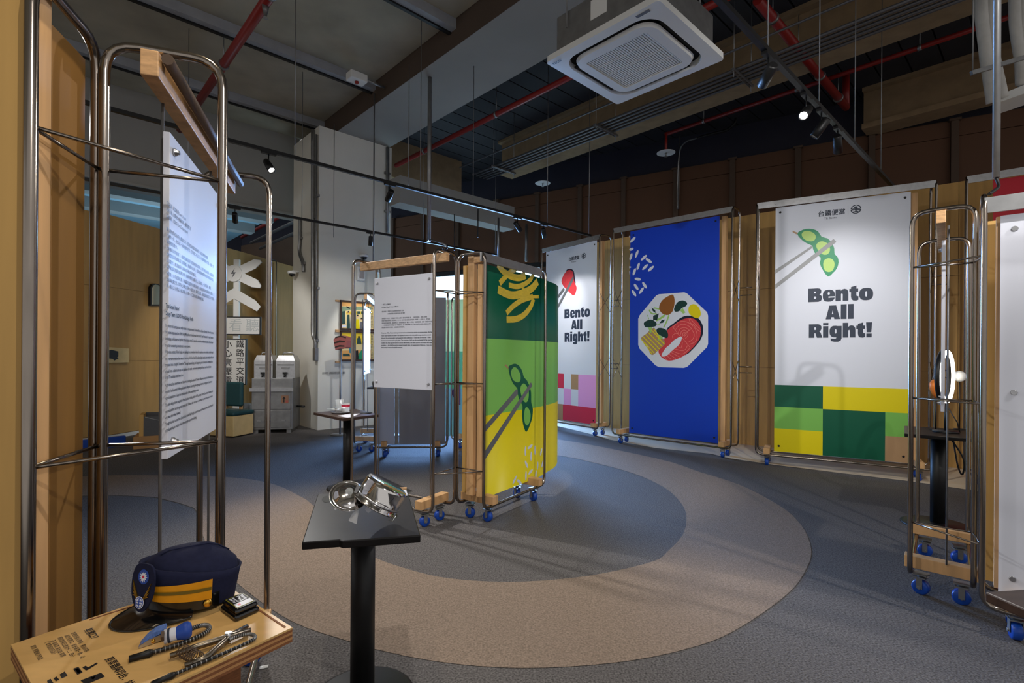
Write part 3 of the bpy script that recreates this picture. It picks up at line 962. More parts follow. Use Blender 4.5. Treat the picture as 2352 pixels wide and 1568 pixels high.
oc = [(550, 190), (985, 157), (1030, 175), (1375, 500), (1392, 560), (1392, 1040), (1370, 1100), (1040, 1430), (980, 1453), (550, 1440), (490, 1410), (215, 1120), (194, 1060), (194, 610), (220, 550), (500, 215)]
T(pl8, bn8, 'plate_print', 'b_white', oc, cf=c9)
T(pl8, bn8, 'egg_print', 'b_egg', [(765, 198), (805, 225), (820, 330), (790, 470), (740, 530), (680, 547), (600, 515), (553, 440), (570, 350), (640, 265)], 3, 0.0020, c9)
T(pl8, bn8, 'salmon_skin_print', 'b_navy', [(680, 800), (800, 690), (950, 580), (1080, 558), (1220, 600), (1290, 700), (1308, 810), (1280, 940), (1180, 1080), (1000, 1235), (850, 1150), (760, 950)], 3, 0.0020, c9)
T(pl8, bn8, 'salmon_print', 'b_meat', [(690, 812), (830, 700), (950, 625), (1080, 598), (1180, 630), (1255, 730), (1272, 830), (1240, 960), (1150, 1085), (1010, 1220), (880, 1295), (720, 1330), (600, 1275), (545, 1190), (560, 1100), (640, 960)], 3, 0.0026, c9)
T(pl8, bn8, 'bone_print', 'b_white', [(945, 930), (900, 1050), (780, 1155), (690, 1240), (610, 1258), (600, 1220), (660, 1120), (740, 1050), (800, 985), (900, 925)], 3, 0.0031, c9)
for arc in ([(780, 740), (880, 870), (960, 950), (1085, 1105)], [(945, 915), (1110, 775)], [(800, 750), (880, 670), (980, 655), (1080, 690), (1135, 740)], [(835, 800), (890, 730), (960, 705), (1050, 730), (1105, 775)],
            [(880, 860), (910, 790), (960, 765), (1020, 770), (1065, 810)], [(920, 890), (935, 830), (985, 805), (1040, 840), (1045, 900), (1000, 950)], [(955, 890), (970, 850), (1005, 850), (1020, 880), (980, 915)],
            [(1110, 790), (1155, 880), (1130, 960), (1060, 1010)], [(1160, 760), (1205, 880), (1180, 1000), (1070, 1050)], [(1065, 605), (1090, 680), (1150, 720), (1200, 790), (1262, 830)], [(1085, 605), (1150, 680), (1200, 735), (1260, 795)],
            [(790, 950), (785, 900), (830, 865), (880, 870)], [(780, 1160), (870, 1200), (970, 1210), (1075, 1120)], [(830, 1130), (930, 1155), (1000, 1140), (1040, 1070)], [(880, 1090), (930, 1110), (955, 1010)], [(690, 1245), (760, 1310)], [(720, 1215), (840, 1295)], [(755, 1185), (910, 1270)], [(640, 1262), (690, 1325)]):
    stroke(pl8, [c9(*p) for p in arc], 0.007, 0.0030).build('line_print', M['b_line'], bn8, fix=False)
T(pl8, bn8, 'lemon_print', 'b_yellow', [(1055, 460), (1075, 390), (1140, 360), (1205, 385), (1250, 450), (1270, 540), (1220, 600), (1150, 585), (1075, 530)], 3, 0.0032, c9)
def broccoli(cr, stem):
    T(pl8, bn8, 'stem_print', 'b_lime', stem, 0, 0.0030, c9)
    T(pl8, bn8, 'broccoli_print', 'b_forest', cr, 3, 0.0036, c9)
T(pl8, bn8, 'noodle_bed_print', 'b_tan', [(245, 940), (330, 870), (430, 780), (480, 775), (520, 880), (620, 950), (655, 1030), (600, 1100), (540, 1150), (450, 1230), (395, 1200), (370, 1110), (300, 1010)], 3, 0.0028, c9)
for a, b in [((270, 910), (520, 1165)), ((320, 880), (560, 1130)), ((370, 850), (610, 1090)), ((420, 800), (645, 1050)), ((250, 960), (430, 1215)), ((460, 780), (560, 930)), ((300, 1010), (470, 1200))]:
    stroke(pl8, [c9(*a), c9(*b)], 0.014, 0.0031).build('noodle_print', M['b_yellow'], bn8, fix=False)
broccoli([(810, 440), (850, 350), (900, 310), (970, 298), (1035, 340), (1010, 395), (940, 430), (900, 480), (830, 490)], [(910, 465), (960, 430), (1005, 505), (965, 525)])
broccoli([(290, 690), (330, 650), (400, 625), (460, 640), (510, 690), (490, 740), (400, 755), (320, 755)], [(365, 760), (435, 755), (420, 850), (395, 850)])
broccoli([(505, 810), (540, 770), (620, 775), (680, 810), (710, 880), (695, 940), (640, 930), (540, 875)], [(540, 880), (620, 930), (545, 988), (530, 960)])
for a, w in ([((460, 425), (560, 445)), 0.02], [((380, 455), (425, 520), (510, 525)), 0.02], [((720, 545), (690, 640), (630, 760)), 0.02], [((655, 545), (575, 605), (500, 640)), 0.03], [((350, 545), (380, 620)), 0.01], [((510, 700), (570, 712)), 0.01]):
    stroke(pl8, [c9(*p) for p in a], w, 0.0018).build('stalk_print', M['b_lime'], bn8, fix=False)
for g in ([(422, 420), (485, 460), (495, 515), (445, 480)], [(450, 560), (550, 520), (520, 630), (450, 635)], [(555, 690), (600, 630), (655, 625), (620, 680)]):
    T(pl8, bn8, 'leaf_print', 'b_forest', g, 0, 0.0024, c9)

# white banner: pod, lettering, colour squares
c10 = lambda x, y: (1760 + x * 0.15304, 460 + y * 0.15304)
c11 = lambda x, y: (1680 + x * 0.47214, 380 + y * 0.47214)
T(pl9, bn9, 'chopstick_print', 'b_grey', [(125, 1050), (670, 690), (700, 690), (690, 715), (125, 1110)], 0, 0.0012, c10)
T(pl9, bn9, 'pod_print', 'b_green', [(465, 500), (520, 455), (600, 428), (700, 432), (780, 470), (830, 545), (920, 570), (985, 640), (1020, 720), (1025, 805), (1070, 850), (1085, 930), (1060, 1020), (1000, 1090), (928, 1143), (860, 1060), (815, 980), (808, 920), (815, 855), (735, 800), (700, 720), (690, 680), (600, 640), (520, 580)], 2, 0.0016, c10)
for e in ([(530, 520), (560, 470), (630, 460), (710, 490), (745, 545), (720, 600), (660, 615), (580, 590)], [(750, 690), (780, 630), (850, 615), (920, 650), (957, 720), (940, 790), (880, 818), (800, 780)], [(855, 970), (870, 900), (930, 868), (1000, 890), (1025, 960), (1000, 1045), (940, 1075), (880, 1050)]):
    T(pl9, bn9, 'bean_print', 'b_bean', e, 3, 0.0020, c10)
T(pl9, bn9, 'chopstick_print', 'b_grey', [(125, 1270), (1010, 578), (1052, 625), (125, 1335)], 0, 0.0024, c10)
T(pl9, bn9, 'stem_print', 'b_tan', [(390, 475), (405, 460), (480, 490), (460, 512)], 0, 0.0018, c10)
# heavy display letters: outlines on a 100-unit cap height, counters as patches of the board colour
def sup(cx, cy, rx, ry, p=2.6, n=28):
    out = []
    for i in range(n):
        t = 2 * pi * i / n; c, s = math.cos(t), math.sin(t)
        out.append((cx + rx * abs(c) ** (2 / p) * (1 if c > 0 else -1), cy + ry * abs(s) ** (2 / p) * (1 if s > 0 else -1)))
    return out
GLY = {
    'B': (114, [[(0, 0), (0, 100), (76, 100), (96, 97), (106, 87), (107, 70), (101, 58), (92, 53), (104, 48), (112, 37), (112, 20), (104, 6), (84, 0)]], [[(46, 64), (60, 64), (64, 70), (60, 76), (46, 76)], [(46, 23), (62, 23), (67, 31), (62, 40), (46, 40)]]),
    'e': (98, [sup(49, 42, 49, 44)], [sup(49, 58, 9, 9), [(47, 36), (100, 36), (100, 27), (58, 27), (50, 23), (46, 30)]]),
    'n': (104, [[(0, 0), (0, 84), (42, 84), (43, 74), (54, 83), (72, 87), (90, 82), (100, 68), (102, 50), (102, 0), (58, 0), (58, 48), (52, 55), (44, 50), (44, 0)]], []),
    't': (72, [[(13, 60), (0, 60), (0, 84), (13, 84), (13, 97), (55, 106), (55, 84), (69, 84), (69, 60), (55, 60), (55, 36), (60, 29), (71, 31), (71, 3), (54, -2), (30, 0), (17, 10), (13, 28)]], []),
    'o': (106, [sup(53, 42, 53, 44)], [sup(53, 43, 7.5, 19, 3.2)]),
    'A': (116, [[(0, 0), (30, 100), (84, 100), (116, 0), (70, 0), (66, 15), (46, 15), (42, 0)]], [[(50, 37), (62, 37), (56.5, 66)]]),
    'l': (50, [[(0, 0), (0, 106), (46, 106), (46, 0)]], []),
    'R': (116, [[(0, 0), (0, 100), (78, 100), (98, 95), (107, 82), (107, 64), (100, 52), (90, 46), (100, 38), (116, 0), (69, 0), (57, 33), (47, 33), (47, 0)]], [[(47, 58), (60, 58), (64, 66), (60, 76), (47, 76)]]),
    'i': (50, [[(0, 0), (0, 84), (45, 84), (45, 0)], [(0, 90), (0, 108), (45, 108), (45, 90)]], []),
    'g': (104, [sup(46, 44, 46, 42), [(56, 84), (100, 84), (100, -6), (92, -22), (70, -30), (40, -30), (10, -24), (8, -6), (40, -8), (54, -6), (56, 2)]], [sup(50, 45, 7.5, 15, 3.2), [(8, 0), (54, 0), (52, -3), (8, -3)]]),
    'h': (104, [[(0, 0), (0, 106), (44, 106), (44, 76), (56, 84), (72, 87), (90, 82), (100, 68), (102, 50), (102, 0), (58, 0), (58, 48), (52, 55), (44, 50), (44, 0)]], []),
    '!': (48, [[(6, 36), (0, 106), (48, 106), (42, 36)], [(3, 0), (3, 27), (45, 27), (45, 0)]], []),
}
def word(pl, bn, s, ac, zb, capw):
    """heavy word centred at ac on baseline zb, capw = width of the word"""
    W_ = sum(GLY[c][0] + 5 for c in s) - 5
    x = -W_ / 2
    k = capw / W_
    b = MB()
    for c in s:
        adv, outs, holes = GLY[c]
        for o in outs: b.slot(0).face([pl.p(ac + (x + px_) * k, zb + py_ * KZ, 0.0014 + 0.0001 * outs.index(o)) for px_, py_ in o])
        for o in holes: b.slot(1).face([pl.p(ac + (x + px_) * k, zb + py_ * KZ, 0.0019) for px_, py_ in o])
        x += adv + 5
    return b.build('lettering', [M['ink'], M['b_white']], bn, fix=False)
KZ = 0.00160
def lettering(pl, bn, px, ctr, rows, width):
    a = pl.uv(ctr, rows[0][0])[0]
    for (y, w_, k) in rows:
        word(pl, bn, w_, a, pl.uv(ctr, y)[1], width * k)
lettering(pl9, bn9, None, 1929, [(691, 'Bento', 1.0), (732.5, 'All', 0.44), (775, 'Right!', 0.975)], 0.632)
def logo(pl, bn, x0, y0, k, xc, yc):
    a, z = pl.uv(x0, y0)
    text('lettering', '台鐵便當', 0.072 * k, M['ink'], pl.p(a, z), pl.ex, UZ, bn, fit=0.262 * k)
    text('lettering', '台鐵便當', 0.072 * k, M['ink'], pl.p(a + 0.0022, z + 0.0015), pl.ex, UZ, bn, fit=0.262 * k, lift=0.0017)
    text('lettering', '台鐵便當', 0.072 * k, M['ink'], pl.p(a, z - 0.0015), pl.ex, UZ, bn, fit=0.262 * k, lift=0.0019)
    a2 = a + 0.065 * k
    text('lettering', 'TR Bento', 0.034 * k, M['ink'], pl.p(a2, z - 0.045 * k), pl.ex, UZ, bn, fit=0.125 * k)
    rect(bn, 'line_print', M['b_grey'], pl, a + 0.298 * k, z - 0.015 * k, a + 0.3005 * k, z + 0.085 * k)
    cx, cz = a + 0.375 * k, z + 0.034 * k
    R = 0.046 * k
    ring = lambda t: (cx + R * math.cos(t), cz + R * math.sin(t))
    for t0, t1 in ((0.12, 1.45), (1.69, 3.02), (3.26, 6.16)):
        stroke(pl, [ring(t0 + (t1 - t0) * i / 10) for i in range(11)], 0.010 * k, px=False).build('emblem_print', M['ink'], bn, fix=False)
    for seg in ([(-0.9, 0.0), (-0.9, 0.0)],):
        pass
    for (x0_, z0_, x1_, z1_, w_) in ((-0.95, 0.1, 0.95, 0.1, 0.010), (-0.95, -0.15, 0.95, -0.15, 0.010), (0, 0.75, 0, -0.6, 0.014), (-0.38, 0.5, 0.38, 0.5, 0.012), (-0.55, -0.6, 0.55, -0.6, 0.010)):
        stroke(pl, [(cx + x0_ * R, cz + z0_ * R), (cx + x1_ * R, cz + z1_ * R)], w_ * k, px=False, smooth=0).build('emblem_print', M['ink'], bn, fix=False)
logo(pl9, bn9, 1878, 497, 1.0, 0, 0)
u9 = lambda x, y: pl9.uv(*c11(x, y))
ax = [0.0, u9(445, 1130)[0], u9(748, 1260)[0], pl9.L]
zz = [u9(210, 1066)[1], u9(210, 1172)[1], u9(210, 1277)[1], 0.182]
for a0, a1, z1, z0, m in ((ax[0], ax[1], zz[0], zz[1], 'b_dgreen'), (ax[0], ax[1], zz[1], zz[2], 'b_lgreen'), (ax[0], ax[1], zz[2], zz[3], 'b_yellow'), (ax[1], ax[3], zz[0], zz[1], 'b_yellow'),
                          (ax[1], ax[2], zz[1], zz[3], 'b_dgreen'), (ax[2], ax[3], zz[1], zz[2], 'b_lgreen'), (ax[2], ax[3], zz[2], zz[3], 'b_tan')):
    rect(bn9, 'colour_patch', M[m], pl9, a0, z0, a1, z1)

# meat banner
c12 = lambda x, y: (1270 + x * 0.28061, 560 + y * 0.28061)
T(pl10, bn10, 'chopstick_print', 'b_grey_d', [(30, 435), (85, 360), (100, 375), (30, 465)], 0, 0.0012, c12)
T(pl10, bn10, 'meat_edge_print', 'b_navy', [(110, 215), (145, 204), (172, 225), (180, 290), (185, 320), (165, 330), (120, 260)], 3, 0.0012, c12)
T(pl10, bn10, 'meat_print', 'b_meat', [(70, 310), (85, 260), (110, 225), (140, 212), (165, 232), (172, 285), (180, 320), (195, 360), (182, 410), (165, 420), (145, 405), (125, 385), (95, 355)], 3, 0.0018, c12)
T(pl10, bn10, 'chopstick_print', 'b_grey_d', [(30, 520), (165, 262), (172, 280), (168, 300), (35, 545)], 0, 0.0022, c12)
lettering(pl10, bn10, None, 1325, [(729, 'Bento', 1.0), (756, 'All', 0.44), (784, 'Right!', 0.975)], 0.632)
logo(pl10, bn10, 1306, 599, 1.0, 0, 0)
u10 = lambda x, y: pl10.uv(*c12(x, y))
q = [0.0, u10(90, 1100)[0], u10(148, 1100)[0], u10(208, 1100)[0], pl10.L, u10(82, 1350)[0]]
h = [u10(90, 1062)[1], u10(90, 1182)[1], u10(90, 1313)[1], 0.182]
for a0, a1, z1, z0, m in ((0.0, q[1], h[0], h[1], 'b_red'), (q[2], q[3], h[0], h[1], 'b_tan'), (q[3], q[4], h[0], h[2], 'b_pink'), (q[1], q[2], h[1], h[2], 'b_pink'), (q[5], q[4], h[2], h[3], 'b_red'), (0.0, q[5], h[2], h[3], 'b_tan')):
    rect(bn10, 'colour_patch', M[m], pl10, a0, z0, a1, z1)

# --- right foreground frames ---------------------------------------------------------------------
f12 = frame('steel tube frame with text board seen edge-on beside ring light', (2.226, 2.84), (2.849, 3.57), (0.192, -0.18), 2.16, G1, beam=(0, 0))
b12 = hung_panel(f12, 0.04, 0.69, 0.135, 1.05, 1.985)
pl12 = Plane(f12.p(0.69, 0.127, 0), f12.p(0.04, 0.127, 0))
pl12 = Plane(f12.p(0.04, 0.127, 0), f12.p(0.69, 0.127, 0))
for z, n_, k in [(1.76, 3, 0.25), (1.62, 9, 0.58), (1.42, 2, 0.2), (1.36, 13, 0.58)]:
    for i in range(n_):
        rect(b12, 'printed_line', M['ink'], pl12, 0.04, z - i * 0.02, 0.04 + k * (0.6 if i == n_ - 1 else 1), z - i * 0.02 + 0.007)
f13 = frame('steel tube frame with blank white board cut off by the right edge', (2.30, 2.485), (3.05, 1.825), (0.178, 0.2025), 2.16, G1)
MB().box((0.0, -0.004, 2.05), (f13.L, 0.008, 2.125), f13.X, f13.A).build('top_bar', M['galv'], f13.root)
w13 = MB().box((0.06, 0.06, 0.18), (f13.L - 0.06, 0.066, 2.04), f13.X, f13.A).build('white_board', M['white'], f13.root)
MB().box((0.045, 0.075, 0.215), (0.075, 0.115, 2.04), f13.X, f13.A).build('wooden_post', M['pine'], f13.root)
MB().box((0.016, 0.16, 0.215), (f13.L - 0.1, 0.18, 2.04), f13.X, f13.A).build('plywood_back', M['ply'], f13.root)
for z in (0.28, 1.18, 1.97):
    MB().lathe([(0.014, 0), (0.012, 0.006)], f13.p(0.11, 0.06, z), -f13.er, 8).build('board_screw', M['steel'], w13)
for i, z in enumerate((1.845, 1.12, 0.43)):
    tri([(2.226, 2.84), (2.42, 2.672), (2.30, 2.485)], z, ('uppermost', 'middle', 'lowest')[i] + ' steel rod triangle between the two foreground frames at right', 'bracing rods of the right frames')
# far frame by the left plywood wall
f14 = frame('far tall steel tube frame standing against the left plywood wall', (-5.10, 11.0), (-4.86, 11.8), (-0.25, 0.08), 3.35, G2)
MB().box((0.05, 0.12, 0.3), (0.8, 0.14, 3.3), f14.X, f14.A).build('plywood_board', M['ply_l'], f14.root)
# ------------------------------------------------------------------ tables and what stands on them
def pedestal(label, poly, h, m, col, colr, basr, name='pedestal_table', th=0.026):
    c = V((col[0], col[1], 0))
    r = thing(name, c, label, 'table', None)
    MB().prism([V((p[0], p[1], h)) for p in poly], (0, 0, -th)).build('tabletop', M[m], r, bevel=0.004)
    MB().lathe([(colr, 0.02), (colr, h - th - 0.012)], c, n=24).build('column', M['black'], r)
    MB().lathe([(basr, 0), (basr, 0.008), (basr * 0.9, 0.016), (colr * 1.3, 0.022), (colr, 0.03)], c, n=36).build('base_disc', M['black'], r)
    MB().box((-0.16, -0.03, h - th - 0.012), (0.16, 0.03, h - th), (V((1, 0, 0)), V((0, 1, 0)), UZ), c).build('mounting_plate', M['black'], r)
    return r


FL, BL, BR_, FR = V((-0.672, 1.638)), V((-0.835, 2.20)), V((-0.470, 2.30)), V((-0.306, 1.724))
e_ = (FR - FL).normalized(); n_ = V((e_.y, -e_.x))
q1 = FL + e_ * 0.115; poly = [FL, q1, q1 + e_ * 0.012 + n_ * 0.014, FR + n_ * 0.014, BR_, BL]
pt = pedestal('black pedestal table carrying the tilted steel pot', poly, 0.74, 'table', (-0.575, 1.985), 0.046, 0.2)
slot = [V((*onz(x, y, 0.7405).to_2d(), 0.7405)) for x, y in [(740, 1146), (747, 1139), (765, 1136), (800, 1134), (832, 1134), (832, 1141), (790, 1146), (760, 1152), (745, 1153)]]
MB().face(spline(slot, 3)).build('routed_slot', M['black_gloss'], pt, fix=False)

# pot
pc = at(862, 1159, 1.80); pax = V((0.50, 0.16, 0.85)).normalized()
pot = thing('steel_pot', pc, 'polished steel pot tipped on its rim on black table', 'pot')
MB().lathe([(0.077, 0.0), (0.088, 0.0), (0.088, 0.004), (0.079, 0.006), (0.079, 0.070), (0.0785, 0.074), (0.073, 0.083), (0.07, 0.084), (0.001, 0.084)], pc, pax, 40, cap0=False).lathe([(0.077, 0.0), (0.076, 0.08), (0.001, 0.081)], pc, pax, 40, cap0=False).build('body', mat('polished_steel', (214, 210, 206), 0.09, 1.0), pot)
MB().lathe([(0.0795, 0.016), (0.0815, 0.018), (0.0815, 0.021), (0.0795, 0.023)], pc, pax, 40, cap0=False, cap1=False).build('bead', M['steel'], pot)
side = V((0, 0, 1)).cross(pax).normalized(); dn = pax.cross(side)
for s_, d in ((1, side), (-1, -side)):
    b0 = pc + pax * 0.03 + d * 0.08
    w = side.cross(pax) * 0.022 if False else dn * 0.022
    MB().tube([b0 + w, b0 + w + d * 0.02 + pax * 0.004, b0 - w + d * 0.02 + pax * 0.004, b0 - w], 0.0025, 6).build('handle', M['steel'], pot)
hk = pc - dn * 0.0 + V((0.03, -0.08, -0.03))
MB().tube([at(893, 1195, 1.76), at(902, 1197, 1.75), at(908, 1186, 1.76), at(904, 1180, 1.78)], 0.002, 6).build('bail_wire', M['steel'], pot)
MB().box((-0.012, -0.006, -0.014), (0.012, 0.004, 0.014), (side, -dn, pax), pc + pax * 0.022 - dn * 0.084 * (1 if dn.y > 0 else -1)).build('latch', M['steel'], pot)
# lid
lc = at(800, 1139, 1.76); lax = V((0.30, -0.55, 0.78)).normalized()
lid = thing('pot_lid', lc, 'round shiny lid lying tilted against the steel pot', 'lid')
MB().lathe([(r * 0.9, h) for r, h in [(0.004, 0.014), (0.03, 0.012), (0.05, 0.004), (0.056, 0.0), (0.066, 0.001), (0.071, 0.005), (0.072, 0.003), (0.066, -0.003), (0.05, -0.002), (0.004, 0.008)]], lc, lax, 36).build('disc', bpy.data.materials['polished_steel'], lid)
MB().lathe([(0.012, 0.012), (0.008, 0.018), (0.008, 0.022), (0.014, 0.026), (0.012, 0.031), (0.001, 0.032)], lc, lax, 16).build('knob', M['glass'], lid)
# acrylic stand
ab = at(830, 1160, 1.78)
stn = thing('acrylic_stand', (ab.x, ab.y, 0.74), 'clear acrylic stand holding up pot and lid on black table', 'stand')
for tr_ in ([(820, 1160, 1.74), (826, 1155, 1.76), (818, 1203, 1.70), (800, 1195, 1.715)], [(772, 1155, 1.85), (782, 1160, 1.83), (770, 1172, 1.83), (767, 1168, 1.84)], [(850, 1150, 1.84), (866, 1160, 1.80), (846, 1178, 1.80), (838, 1170, 1.82)]):
    pts = [at(*k) for k in tr_]
    zmin = min(p.z for p in pts)
    pts = [p if p.z > 0.742 else V((p.x, p.y, 0.742)) for p in pts]
    MB().prism(pts, (0.001, 0.003, 0)).build('acrylic_leg', M['acrylic'], stn)
# dowel card at the back
dw = thing('dowel_card', onz(918, 1126, 0.742), 'white card under wooden dowel on back of black table', 'card')
MB().rod(onz(902, 1123, 0.765), onz(934, 1121, 0.765), 0.006).build('dowel', M['pine_h'], dw)
MB().prism([onz(906, 1126, 0.742), onz(932, 1124, 0.742), onz(936, 1138, 0.742), onz(912, 1142, 0.742)], (0, 0, 0.006)).build('card', M['white'], dw)

# birch table with the navy cap
P1, P2, P4, P3 = V((-0.968, 0.988)), V((-0.754, 1.292)), V((-0.666, 0.753)), V((-0.452, 1.057))
TH = 0.78
ta = (P4 - P1).normalized(); tb = (P2 - P1).normalized()
TA = V((ta.x, ta.y, 0)); TB = V((tb.x, tb.y, 0))
wt = thing('birch_table', (-0.71, 1.02, 0), 'birch plywood table with black printing in the lower left corner', 'table')
MB().prism([V((*p, TH)) for p in (P1, P4, P3, P2)], (0, 0, -0.004)).build('tabletop', M['birch'], wt)
for k in range(5):
    MB().prism([V((*p, TH - 0.004 - k * 0.0052)) for p in (P1, P4, P3, P2)], (0, 0, -0.0050)).build('plywood_ply', M['ply_edge'] if k % 2 == 0 else mat('plywood_edge_light', (186, 134, 84), 0.7), wt)
c_ = (P1 + P3) / 2
MB().box((-0.16, -0.012, 0), (0.14, 0.012, TH - 0.03), (TA, TB, UZ), V((*c_, 0)) + TB * 0.05).box((-0.012, -0.15, 0), (0.012, 0.14, TH - 0.03), (TA, TB, UZ), V((*c_, 0)) + TA * 0.05).build('plywood_leg', M['ply_edge'], wt)
for a, b in (((205, 1423), (300, 1393)), ((545, 1367), (655, 1440))):
    MB().bar(onz(*a, TH + 0.0006), onz(*b, TH + 0.0006), 0.004, 0.001).build('groove', M['ply_edge'], wt)
def ttext(s, px, py, size, w=0.0):
    p = onz(px, py, TH)
    if w > 0.0005:
        for k in (1, 2): text('printed_line', s, size, M['ink_k'], p + TA * 0.0004 * k + TB * 0.0003 * (k - 1), TA, TB, wt, lift=0.0006 + 0.0001 * k)
    w = 0.0
    text('printed_line', s, size, M['ink_k'], p, TA, TB, wt, weight=w, lift=0.0006)
for s_, x, y, k, w_ in [('剪票口？', 193, 1447, 0.0155, 0.0007), ('旅客搭乘火車時．需由站務', 163, 1454, 0.0088, 0.0002), ('員於剪票口．剪去車票一角．以', 148, 1460, 0.0088, 0.0002), ('確認旅客已進站十二．四十', 132, 1465, 0.0088, 0.0002),
                        ('憑 乘車票 進出站 車票', 116, 1472, 0.0088, 0.0002), ('《 車票剪的形狀》', 101, 1474, 0.0088, 0.0002), ('請勿 移動展示物品', 70, 1484, 0.0088, 0.0002), ('剪票器與印台．站務員', 241, 1514, 0.0155, 0.0007)]:
    ttext(s_, x, y, k, w_)
def ticon(pts, m='ink_k'):
    MB().face([onz(x, y, TH + 0.0006) for x, y in pts]).build('printed_icon', M[m], wt, fix=False)
ticon([(189, 1532), (197, 1528), (206, 1535), (198, 1539)]); ticon([(202, 1532), (222, 1521), (225, 1523), (206, 1535)])
ticon([(185, 1562), (232, 1544), (241, 1553), (196, 1572)]); ticon([(137, 1548), (149, 1541), (155, 1551), (142, 1557)])
ticon([(168, 1535), (180, 1531), (190, 1543), (178, 1549)]); ticon([(207, 1556), (220, 1552), (214, 1560)], 'birch')
ticon([(172, 1536), (179, 1534), (186, 1542), (179, 1546)], 'birch')
ticon([(123, 1557), (130, 1553), (136, 1560), (129, 1564)]); ticon([(108, 1563), (116, 1558), (124, 1570), (112, 1574)])

# navy cap
hb, hv = onz(548, 1352, TH), onz(262, 1438, TH)           # back of the crown, tip of the peak
g = (hv - hb); HL = g.length; g.normalize(); sd = V((-g.y, g.x, 0))
if sd.y > 0: sd = -sd                                        # sd points to the camera side
k_ = HL / 0.225
hc = hb + g * 0.086 * k_ + UZ * 0.0
hat = thing('navy_cap', (hc.x, hc.y, TH), 'navy uniform cap with gold band and winged badge on birch table', 'cap')
def hr(z, a, b, sh=0.0, n=40, tilt=0.0, pinch=0.0):
    row = []
    for i in range(n):
        t = 2 * pi * i / n
        c, s = math.cos(t), math.sin(t)
        aa = a * (1 + 0.06 * c)
        bb = b * (1 - pinch * c)
        row.append(hc + (g * (aa * c + sh) + sd * (bb * s)) * k_ + UZ * ((z + tilt * c) * k_))
    return row
wallr = [hr(0.012, 0.080, 0.066, tilt=0.012), hr(0.03, 0.083, 0.069, tilt=0.012), hr(0.07, 0.090, 0.078, tilt=0.016), hr(0.088, 0.094, 0.081, tilt=0.022)]
MB().grid(wallr, True).grid([wallr[-1], hr(0.088, 0.090, 0.077, tilt=0.022), hr(0.076, 0.086, 0.073, tilt=0.018)], True).build('cap_wall', M['navy'], hat)
MB().grid([hr(0.076, 0.0865, 0.0735, tilt=0.018), hr(0.092, 0.084, 0.070, tilt=0.012), hr(0.108, 0.070, 0.054, sh=0.006, tilt=0.006), hr(0.121, 0.050, 0.030, sh=0.010, tilt=0.003), hr(0.126, 0.040, 0.012, sh=0.010, tilt=0.003), hr(0.126, 0.001, 0.001, sh=0.010)], True).build('cap_crown', M['navy'], hat)
MB().tube([hc + (g * x * k_) + sd * (0.012 * k_) + UZ * (z * k_) for x, z in ((-0.062, 0.1), (-0.04, 0.1172), (-0.02, 0.1245), (0.02, 0.1268), (0.05, 0.1285), (0.066, 0.123))], 0.0016, 6).build('cap_seam', M['navy'], hat)
def arc_band(name, m, t0, t1, z0, z1, off, a0=0.081, b0=0.067, grow=0.16, tl=0.012, n=26, mid=False):
    rows = []
    for z in (z0, (z0 + z1) / 2, z1):
        row = []
        for i in range(n + 1):
            t = t0 + (t1 - t0) * i / n
            a, b = a0 + grow * (z - 0.012) + off, b0 + grow * (z - 0.012) + off
            zz_ = z + tl * math.cos(t) + 0.014 * (abs(t) / 1.7) * (0.5 if mid else (0.0 if z == z0 else (0.5 if z < z1 else 1.0)))
            row.append(hc + (g * (a * (1 + 0.06 * math.cos(t)) * math.cos(t)) + sd * (b * math.sin(t))) * k_ + UZ * (zz_ * k_))
        rows.append(row)
    return MB().grid(rows).build(name, m, hat, fix=False)
arc_band('gold_band', M['gold_cloth'], -1.7, 1.7, 0.030, 0.058, 0.0040)
arc_band('olive_stripe', M['olive'], -1.68, 1.68, 0.042, 0.049, 0.0052, mid=True)
arc_band('chin_strap', M['black_gloss'], -1.9, 1.9, 0.010, 0.026, 0.0036)
def hpt(t, z, off):
    a, b = 0.081 + 0.16 * (z - 0.012) + off, 0.067 + 0.16 * (z - 0.012) + off
    p = hc + (g * (a * (1 + 0.06 * math.cos(t)) * math.cos(t)) + sd * (b * math.sin(t))) * k_ + UZ * ((z + 0.012 * math.cos(t)) * k_)
    n = (g * (math.cos(t) * b) + sd * (math.sin(t) * a)).normalized()
    return p, n
p, n = hpt(1.62, 0.022, 0.004)
MB().lathe([(0.001, 0.005), (0.006, 0.0045), (0.0085, 0.002), (0.009, 0.0)], p, n, 16).build('cap_button', M['gold'], hat)
# peak
rows = []
for j in range(7):
    u = j / 6
    row = []
    for i in range(25):
        t = -1.35 + 2.7 * i / 24
        ext = 0.064 * math.cos(t * 0.9) ** 0.6
        r_ = 0.082 + ext * u
        z = 0.013 + 0.012 * math.cos(t) - 0.024 * u * math.cos(t) - 0.003 * (abs(t) / 1.35) * u
        row.append(hc + (g * (r_ * math.cos(t)) + sd * ((0.067 + (0.012 + 0.016 * math.cos(t)) * u) * math.sin(t))) * k_ + UZ * (max(z, 0.0015) * k_))
    rows.append(row)
MB().grid(rows).build('peak', M['black_gloss'], hat, fix=False)
MB().tube(rows[-1], 0.0022, 6).build('peak_rim', M['black_gloss'], hat)
